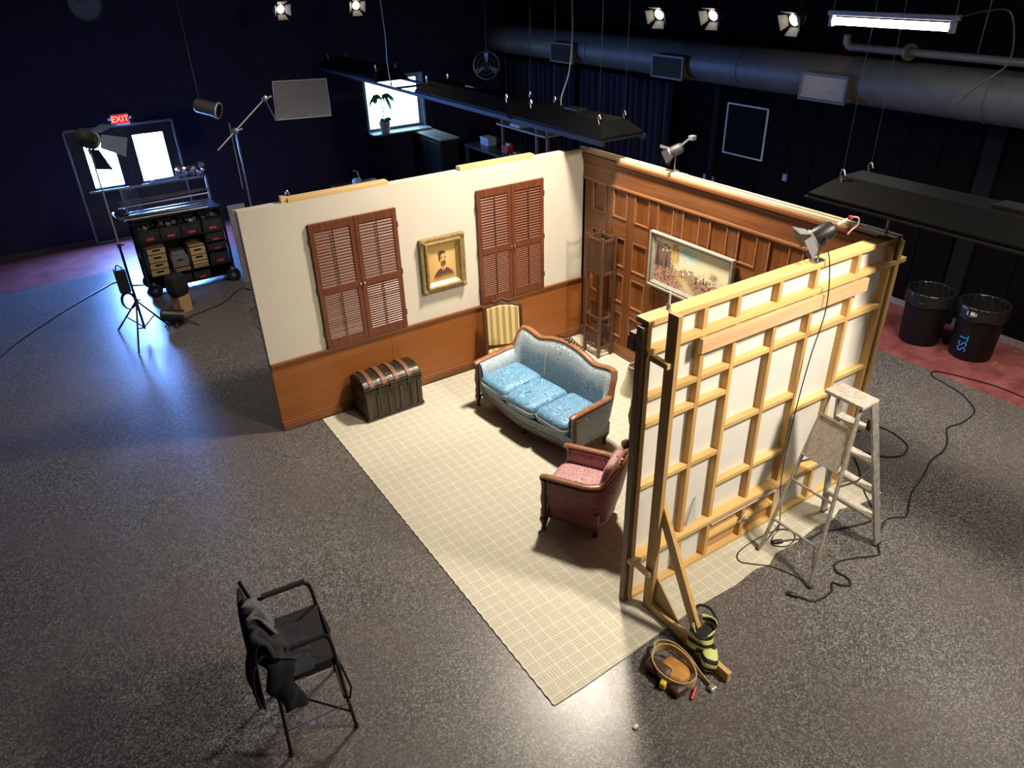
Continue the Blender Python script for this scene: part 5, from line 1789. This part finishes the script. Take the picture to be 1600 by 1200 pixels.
F = thing('grey_flag', 'pale grey rectangular flag held out by the century stand', 'flag', (f0.x, f0.y, f0.z), world=True)
MB().add([(f0.x, f0.y, f0.z), (f1.x, f1.y, f1.z), (f1.x + .01, f1.y + .02, f1.z + .46), (f0.x + .05, f0.y + .02, f0.z + .46)] + [(f0.x, f0.y + .01, f0.z), (f1.x, f1.y + .01, f1.z), (f1.x + .01, f1.y + .03, f1.z + .46), (f0.x + .05, f0.y + .03, f0.z + .46)], [(0, 1, 2, 3), (4, 7, 6, 5), (0, 4, 5, 1), (1, 5, 6, 2), (2, 6, 7, 3), (3, 7, 4, 0)]).build('cloth', plain('grey_silk', (.20, .195, .21), .7), F)
MB().tube([f0, f1, f1 + Vector((.01, .02, .46)), f0 + Vector((.05, .02, .46))], .007, 6, True).build('wire_frame', MT['silverpaint'], F)
# unlit tube lamp hanging behind the stand
T = thing('hanging_can_lamp', 'black can shaped lamp hanging above the century stand', 'lamp', (-3.30, 3.6, 2.72), world=True)
MB().lathe([(.07, 0), (.09, .03), (.09, .26), (.105, .28), (.105, .31), (.085, .31), (.075, .1)], (-3.50, 3.85, 2.84), 20, (.75, -.6, -.25)).build('can', MT['darkgrey'], T, smooth=True)
MB().lathe([(.088, 0), (.108, 0), (.108, .012), (.088, .012)], (-3.27, 3.665, 2.762), 20, (.75, -.6, -.25), caps=False).build('front_ring', MT['silverpaint'], T, smooth=True)
MB().tube([(-3.45, 3.80, 2.92), (-3.45, 3.80, 3.4), (-3.45, 3.80, ZC - .001)], .006, 6).build('drop_cable', MT['darkgrey'], T)

# ================================================================== exit sign, clock, fan
E_ = thing('exit_sign', 'small red lit exit sign above the glass doors', 'sign', (-3.99, YB, 2.02), world=True)
MB().box(-4.14, -3.84, YB - .07, YB - .001, 2.02, 2.20).build('housing', MT['silverpaint'], E_, bevel=.01)
MB().box(-4.125, -3.855, YB - .073, YB - .070, 2.035, 2.185).build('red_face', glow('exit_red', (1.0, .02, .02), 0.9), E_)
t = text_obj('lettering', 'EXIT', .14, glow('exit_letters', (1.0, .25, .2), 3.0), E_)
t.rotation_euler = (R(90), 0, 0)
t.location = (0, -.0745, .09)
for s in (-1, 1):
    MB().superell((-3.99 + s * .17, YB - .045, 2.13), (.05, .05, .05), 1, 1, 10, 8).build('emergency_lamp', MT['silverpaint'], E_, smooth=True)

C_ = thing('wall_clock', 'round dark clock high on the back wall at far left', 'clock', (-4.03, YB, 3.93), world=True)
MB().lathe([(.27, 0), (.27, .04), (.24, .05), (.235, .03)], (-4.03, YB - .002, 3.93), 32, (0, -1, 0)).build('rim', MT['darkgrey'], C_, smooth=True)
MB().cyl((-4.03, YB - .03, 3.93), (-4.03, YB - .035, 3.93), .236, n=32).build('face', plain('clock_face', (.10, .13, .20), .5), C_)
MB().beam((-4.03, YB - .04, 3.93), (-3.97, YB - .04, 4.08), .012, .004, (0, 1, 0)).beam((-4.03, YB - .04, 3.93), (-4.15, YB - .04, 3.98), .016, .004, (0, 1, 0)).build('hands', MT['black'], C_)

fc = Vector((3.05, 7.2, 2.47))
F_ = thing('hanging_fan', 'round caged fan hanging before the back wall right of the window', 'fan', fc, world=True)
ax = Vector((-.62, -.78, 0)).normalized()
sd = ax.cross(Vector((0, 0, 1)))
cg = MB()
for rr_, dd in ((.27, 0), (.27, .10), (.18, .12), (.09, .13)):
    cg.tube([fc + ax * dd + (sd * math.cos(a * .2618) + Vector((0, 0, 1)) * math.sin(a * .2618)) * rr_ for a in range(24)], .008 if rr_ == .27 else .005, 6, True)
cg.build('cage_ring', MT['grey'], F_, smooth=True)
for a in range(12):
    an = a * math.pi / 6
    q = sd * math.cos(an) + Vector((0, 0, 1)) * math.sin(an)
    MB().tube([fc + q * .27 + ax * .05, fc + q * .2 + ax * .11, fc + ax * .135], .004, 5).build('cage_wire', MT['darkgrey'], F_)
for a in range(3):
    an = a * 2 * math.pi / 3 + math.pi / 2
    q = sd * math.cos(an) + Vector((0, 0, 1)) * math.sin(an)
    tq = ax.cross(q)
    MB().extrude([fc + ax * .05 + q * .05 - tq * .02, fc + ax * .05 + q * .24 - tq * .05 + ax * .02, fc + ax * .05 + q * .24 + tq * .05 - ax * .02, fc + ax * .05 + q * .05 + tq * .02], ax * .006).build('blade', plain('fan_blade', (.35, .38, .45), .4, .3), F_)
MB().cyl(fc - ax * .08, fc + ax * .14, .05, n=14).build('motor', MT['darkgrey'], F_, smooth=True)
MB().cyl(fc + Vector((0, 0, .27)), (fc.x, fc.y, ZC - .001), .010, n=6).build('drop_rod', MT['darkgrey'], F_)

# ================================================================== plant on the window sill
P_ = thing('potted_palm', 'small green palm in a pale pot on the window sill', 'plant', (1.0, YB - .16, WZ0 - .009), world=True)
MB().lathe([(.085, 0), (.09, .02), (.115, .19), (.122, .2), (.122, .22), (.105, .22), (.1, .18)], (1.0, YB - .16, WZ0 - .009), 24).build('pot', plain('pale_pot', (.45, .42, .42), .6, amt=.3), P_, smooth=True)
MB().tube(spline([(1.0, YB - .16, 1.44), (.99, YB - .17, 1.65), (.98, YB - .17, 1.80), (.97, YB - .17, 1.92)], 5), .010, 7).build('stem', plain('stem_brown', (.08, .09, .04), .7), P_, smooth=True)
rp = random.Random(9)
for k in range(44):
    low = k >= 30
    a = rp.random() * 6.28
    base = Vector((.97, YB - .17, 1.92)) if not low else Vector((1.0, YB - .16, 1.44))
    ln = rp.uniform(.20, .32) if not low else rp.uniform(.13, .2)
    dx, dy = math.cos(a), min(.0, -abs(math.sin(a)) * .4)
    drop = rp.uniform(.16, .42) if not low else rp.uniform(.0, .06)
    pts_ = [base, base + Vector((dx * ln * .5, dy * ln * .5, .07)), base + Vector((dx * ln * .85, dy * ln * .8, .07 - drop * .5)), base + Vector((dx * ln, dy * ln, .04 - drop))]
    w2 = [.008, .040, .034, .004]
    vs_ = []
    for p_, ww in zip(pts_, w2):
        vs_ += [p_ + Vector((0, -.01, ww)), p_ + Vector((0, .0, -ww))]
    MB().add(vs_, [(0, 2, 3, 1), (2, 4, 5, 3), (4, 6, 7, 5)]).build('leaf', MT['leaf'], P_)

# ================================================================== work bench and shelf under the window
T = thing('window_counter', 'pale topped counter catching window light under the window', 'counter', (1.9, 7.6, 0), world=True)
MB().box(1.65, 2.10, 6.85, 8.10, 1.17, 1.20).build('counter_top', plain('pale_counter', (.45, .47, .52), .35), T, bevel=.004)
MB().box(1.68, 2.08, 6.88, 8.08, 0, 1.17).build('cabinet', MT['black'], T)
for i in range(2):
    MB().box(1.66, 1.68, 6.92 + i * .58, 7.46 + i * .58, .1, 1.1).build('cabinet_door', MT['black'], T, bevel=.004)

T = thing('work_bench', 'dark work bench with shelf and clutter behind the cream wall', 'bench', (2.7, 5.6, 0), world=True)
MB().box(2.15, 3.0, 4.3, 6.75, 1.02, 1.07).build('bench_top', plain('dark_bench_top', (.05, .045, .045), .4), T, bevel=.004)
for (x, y) in ((2.2, 4.35), (2.95, 4.35), (2.2, 6.7), (2.95, 6.7), (2.2, 5.5), (2.95, 5.5)):
    MB().box(x - .03, x + .03, y - .03, y + .03, 0, 1.02).build('leg', MT['darkgrey'], T)
brownp = plain('brown_post', (.16, .085, .06), .6)
for y in (6.0, 4.8, 4.45):
    MB().box(2.62, 2.67, y - .025, y + .025, 1.07, 1.62).build('shelf_post', brownp, T)
MB().box(2.55, 3.0, 4.4, 6.1, 1.50, 1.53).build('upper_shelf', plain('pale_shelf', (.32, .30, .29), .5), T)
MB().box(2.2, 2.95, 4.4, 6.7, .3, .33).build('lower_shelf', MT['darkgrey'], T)


def clutter(name, label, cat, x, y, z, parts):
    t_ = thing(name, label, cat, (x, y, z))
    for nm, size, c_, m_ in parts:
        MB().obox(c_, size).build(nm, m_, t_, bevel=.004)
    return t_


bluebox = plain('blue_white_box', (.35, .5, .7), .5, amt=.4, scale=40)
clutter('parts_bin', 'blue and white parts bin at the far end of the bench', 'bin', 2.5, 6.35, 1.07, [('bin', (.2, .3, .14), (0, 0, .07), bluebox), ('rim', (.22, .32, .02), (0, 0, .15), MT['silverpaint'])])
clutter('red_tool', 'red power tool lying on the work bench', 'power tool', 2.45, 5.55, 1.07, [('body', (.14, .22, .13), (0, 0, .075), MT['redlab']), ('grip', (.06, .10, .05), (-.05, -.12, .17), MT['silverpaint']), ('base', (.16, .2, .012), (0, 0, .006), MT['grey'])])
clutter('paper_stack', 'pale stack of papers on the bench shelf', 'paper', 2.72, 5.5, 1.53, [('lower_sheets', (.25, .34, .03), (0, 0, .015), MT['silverpaint']), ('upper_sheets', (.24, .3, .02), (.01, .02, .041), MT['white'])])
clutter('cardboard_tray', 'tan tray of small parts on the work bench', 'tray', 2.4, 5.1, 1.07, [('tray', (.22, .3, .03), (0, 0, .016), MT['webbing']), ('lump', (.1, .12, .05), (.0, .03, .056), MT['grey'])])
# white pot and lamp behind the cream wall
T = thing('white_canister', 'small white canister with a bent wire behind the cream wall', 'canister', (-.55, 6.35, .0), world=True)
MB().box(-.85, .05, 6.1, 6.7, .0, .72).build('stool', MT['black'], T, bevel=.01)
MB().lathe([(.08, 0), (.09, .02), (.09, .11), (.07, .13), (.03, .14)], (-.45, 6.35, .72), 20).build('pot', MT['silverpaint'], T, smooth=True)
MB().tube(spline([(-.40, 6.35, .84), (-.42, 6.35, .98), (-.52, 6.3, 1.02)], 5), .008).build('spout_wire', MT['silverpaint'], T, smooth=True)

# ================================================================== drapes on the right wall
def drape(label, ya, yb):
    def fn(u, v):
        y = ya + (yb - ya) * u
        return (XR - .10 + .045 * math.sin(y * 34) + .015 * math.sin(y * 13 + 1), y, .02 + 2.44 * v)
    T = thing('black_drape', label, 'drape', (XR - .1, (ya + yb) / 2, 0), world=True, group='drapes on the right wall')
    n = int((yb - ya) * 60)
    MB().grid(fn, n, 4).build('cloth', MT['drape'], T, smooth=True, angle=180)
    MB().cyl((XR - .10, ya, 2.47), (XR - .10, yb, 2.47), .016, n=8).build('curtain_pipe', MT['blackmet'], T)
    return T


drape('dark pleated drape hanging near the room corner', 5.5, 8.1)
drape('dark pleated drape hanging left of the framed black board', 2.75, 5.4)

# framed dark board, outlets on the right wall
T = thing('framed_black_board', 'black board with thin white frame on the right wall', 'board', (XR, 1.155, 1.5), world=True)
MB().frame(.748, 1.572, 1.512, 2.305, .022, XR - .045, XR - .019, 'yz').build('white_frame', MT['silverpaint'], T, bevel=.003)
MB().box(XR - .03, XR - .019, .765, 1.555, 1.53, 2.29).build('black_panel', plain('black_glass', (.003, .0025, .003), .6, spec=.03), T)
for i, (y, z) in enumerate(((1.921, 1.03), (1.741, 1.023))):
    o = thing('wall_outlet', 'white wall outlet, %s of the pair low on the right wall' % ('left', 'right')[i], 'outlet', (XR, y, z), world=True, group='outlets on the right wall')
    MB().box(XR - .024, XR - .001, y - .03, y + .03, z - .05, z + .05).build('plate', plain('dull_plate%d' % i, (.2, .2, .22), .5), o, bevel=.003)
    for dz in (-.025, .025):
        MB().box(XR - .028, XR - .024, y - .014, y + .014, z + dz - .014, z + dz + .014).build('socket', MT['silverpaint'], o)
o = thing('wall_switch', 'small grey switch plate on the right wall below the board', 'switch', (XR, .275, 1.354), world=True)
MB().box(XR - .035, XR - .019, .235, .315, 1.30, 1.41).build('plate', MT['grey'], o, bevel=.003)
MB().box(XR - .045, XR - .035, .265, .285, 1.345, 1.365).build('toggle', MT['silverpaint'], o)

# ================================================================== duct, registers, conduit
DXC, DZC, DR = 3.86, 2.90, .285
T = thing('round_duct', 'large round metal air duct running along the right wall', 'duct', (DXC, -1, DZC), world=True)
ys = [8.2, 6.4, 4.6, 2.8, 1.0, -.8, -2.6, -4.4, -6.2, -8.0, -10.0]
for a, c_ in zip(ys[:-1], ys[1:]):
    MB().cyl((DXC, a, DZC), (DXC, c_, DZC), DR, n=40, caps=False).build('duct_section', MT['duct'], T, smooth=True)
for a in ys[1:-1]:
    MB().lathe([(DR + .001, -.02), (DR + .008, -.02), (DR + .008, .02), (DR + .001, .02)], (DXC, a, DZC), 40, (0, 1, 0), caps=False).build('duct_seam', MT['duct'], T, smooth=True)
for i, (yc, nm) in enumerate(((-.585, 'nearest the fluorescent tube'), (2.35, 'in the middle of the duct'), (5.2, 'farthest along the duct'))):
    T = thing('air_register', 'slatted air register on the round duct, ' + nm, 'vent', (3.5, yc, 2.8), world=True, group='registers on the duct')
    xf = 3.50
    MB().frame(yc - .36, yc + .36, 2.64, 2.99, .03, xf, xf + .03, 'yz').build('frame', MT['duct'], T)
    MB().box(xf + .03, DXC - DR + .12, yc - .34, yc + .34, 2.66, 2.97).build('boot', MT['duct'], T)
    sl = None
    for k in range(13):
        z = 2.685 + k * .0215
        MB().obox((xf + .012, yc, z), (.022, .66, .004), (0, R(-35), 0)).build('slat', MT['silverpaint'] if i == 0 else MT['duct'], T)
T = thing('conduit_pipe', 'grey conduit pipe with round flange above the duct', 'pipe', (3.62, -3, 3.32), world=True)
MB().cyl((3.62, -.85, 3.32), (3.62, -9, 3.27), .045, n=14).build('pipe', MT['duct'], T, smooth=True)
MB().tube(spline([(3.62, -.9, 3.32), (3.62, -.80, 3.32), (3.62, -.74, 3.38), (3.62, -.74, 3.46)], 5), .045, 12).build('elbow', MT['duct'], T, smooth=True)
MB().lathe([(.05, -.025), (.095, -.025), (.095, .025), (.05, .025)], (3.60, -1.62, 3.32), 20, (.35, 1, 0), caps=False).build('flange', MT['duct'], T, smooth=True)
for y in (-2.4, -4.0):
    MB().cyl((3.62, y, 3.3), (3.62, y, ZC), .006, n=6).build('hanger', MT['darkgrey'], T)

# ================================================================== hanging black light banks in a row
BZ = 2.65
bx0, bx1 = -.34, .26
T = thing('suspended_rails', 'pair of thin black rails hung along the panelled wall', 'rail', (0, 1, BZ), world=True)
for x in (bx0, bx1):
    MB().box(x - .018, x + .018, -.75, 7.9, BZ - .02, BZ + .02).build('rail', MT['mattblack'], T)
for y in (7.85, 4.5):
    MB().box(bx0, bx1, y - .015, y + .015, BZ - .015, BZ + .015).build('cross_bar', MT['blackmet'], T)


def bank(label, ya, yb, z=BZ):
    T = thing('hanging_light_bank', label, 'light bank', (0, (ya + yb) / 2, z + .021), world=True, group='black light banks on the suspended rails')
    z0, z1 = z + .021, z + .20
    i = .16
    bt = [(bx0, ya), (bx1, ya), (bx1, yb), (bx0, yb)]
    tp = [(bx0 + i, ya + i), (bx1 - i, ya + i), (bx1 - i, yb - i), (bx0 + i, yb - i)]
    MB().add([(x, y, z0) for x, y in bt] + [(x, y, z0 + .04) for x, y in bt] + [(x, y, z1) for x, y in tp],
             [(0, 3, 2, 1)] + [(k, (k + 1) % 4, 4 + (k + 1) % 4, 4 + k) for k in range(4)] + [(4 + k, 4 + (k + 1) % 4, 8 + (k + 1) % 4, 8 + k) for k in range(4)] + [(8, 9, 10, 11)]).build('hood', plain('black_hood', (.002, .002, .0022), .6, spec=.04), T, bevel=.006)
    MB().frame(bx0 - .02, bx1 + .02, ya - .02, yb + .02, .03, z0 - .002, z0 + .012, 'xy').build('rim', MT['mattblack'], T)
    for (x, y) in ((bx0 + .12, ya + .2), (bx1 - .12, ya + .2), (bx0 + .12, yb - .2), (bx1 - .12, yb - .2)):
        MB().tube(spline([(x, y, z1 - .04), (x, y + .02, z1 + .03), (x, y, z1 + .06), (x, y - .02, z1 + .02)], 4), .007, 6).build('hook', MT['steel'], T, smooth=True)
        MB().cyl((x, y, z1 + .05), (x, y, ZC - .001), .002, n=5).build('hang_wire', MT['blackmet'], T)
    MB().box(-.12, .04, (ya + yb) / 2 - .12, (ya + yb) / 2 + .12, z1 - .005, z1 + .03).build('junction_box', MT['blackmet'], T, bevel=.004)
    return T


bank('hanging black light bank nearest the window', 5.2, 7.8)
bank('hanging black light bank between window and cream wall corner', 1.15, 3.75)
bank('hanging black light bank right above the wall corner', -.72, 1.0)
bank('hanging black light bank at the right over the waste bins', -6.2, -3.35)
for i, (pts_, lb) in enumerate((([(-.36, 4.6, ZC - .01), (-.36, 4.62, 4.0), (-.37, 4.55, 3.4), (-.36, 4.6, 3.02), (-.34, 4.58, 2.68)], 'grey cord dropping from the ceiling to the far rail'),
                                ([(.55, 1.0, ZC - .01), (.50, .95, 4.2), (.32, .7, 3.6), (.22, .62, 3.2), (.05, .55, 2.9), (.10, .5, 2.68)], 'grey cord dropping from the ceiling above the wall corner'))):
    t_ = thing('ceiling_drop_lead', lb, 'cord', pts_[-1], world=True)
    MB().tube(spline(pts_, 6), .008, 6).build('cord', MT['grey'], t_, smooth=True)
    MB().cyl((pts_[-1][0], pts_[-1][1], pts_[-1][2]), (pts_[-1][0], pts_[-1][1], pts_[-1][2] + .05), .014).build('cord_grip', MT['grey'], t_)

# ================================================================== lit track lamps under the ceiling
warm_lens = glow('warm_lens', (1.0, .82, .55), 9.0)
spots = [((-1.38, 6.45, 3.69), (1.4, -8.6, -2.0), 'lit ceiling lamp at top left, left one of the pair'), ((-.10, 6.3, 3.69), (-.6, -8.6, -2.4), 'lit ceiling lamp at top left, right one of the pair'),
         ((1.83, .77, 3.67), (-4.8, -1.1, -2.4), 'lit barndoor lamp, leftmost of three before the duct'), ((2.1, .09, 3.67), (-5.0, -.6, -2.4), 'lit barndoor lamp, middle of three before the duct'), ((2.10, -1.13, 3.67), (-5.0, .5, -2.4), 'lit barndoor lamp, rightmost of three before the duct')]
for i, (p_, aim, lb) in enumerate(spots):
    L_o = barndoor_lamp('ceiling_barndoor_lamp', lb, (p_[0], p_[1], p_[2]), aim, .9, .10, plate=False, lit=warm_lens, group='lit lamps under the ceiling', body=MT['blackmet'])
    for ch in L_o.children:
        if ch.name.startswith('barn_door'):
            ch.data.materials.clear()
            ch.data.materials.append(MT['silverpaint'])
    MB().cyl((0, 0, .10), (0, 0, ZC - p_[2] - .001), .010, n=6).build('drop_pipe', MT['blackmet'], L_o)
    a = Vector(aim).normalized()
    spot_light('ceiling_barndoor_beam', Vector(p_) + Vector((0, 0, .10)) + a * .11, Vector(p_) + a * 3, (16, 16, 30, 30, 30)[i], 75, (1.0, .72, .42), .5, .04)

spot_light('added_duct_spill', (2.42, -1.05, 3.70), (3.86, -.1, 3.05), 14, 50, (1.0, .66, .36), .6, .04)  # extra free-floating spot added behind the lamp to warm the duct

# ================================================================== fluorescent tube at upper right
T = thing('fluorescent_tube', 'glowing fluorescent tube hanging at upper right', 'light', (1.9, -2.35, 3.76), world=True)
ya, yb = -1.72, -2.96
MB().cyl((1.9, ya, 3.76), (1.9, yb, 3.76), .035, n=16).build('tube', glow('tube_white', (.93, 1.0, .92), 32.0), T, smooth=True)
MB().box(1.86, 1.94, yb - .06, ya + .06, 3.815, 3.86).build('batten', MT['grey'], T, bevel=.004)
for y in (ya + .02, yb - .02):
    MB().box(1.87, 1.93, y - .02, y + .02, 3.71, 3.82).build('end_cap', MT['grey'], T)
    MB().cyl((1.9, y, 3.86), (1.9, y, ZC - .001), .008, n=6).build('drop_rod', MT['darkgrey'], T)
MB().tube(spline([(1.9, yb - .05, 3.84), (1.95, yb - .25, 3.9), (2.0, yb - .45, 3.88), (2.1, yb - .5, 3.5), (2.0, yb - .35, 3.3), (1.95, yb - .2, 3.1)], 6), .007, 6).build('loose_lead', MT['darkgrey'], T, smooth=True)
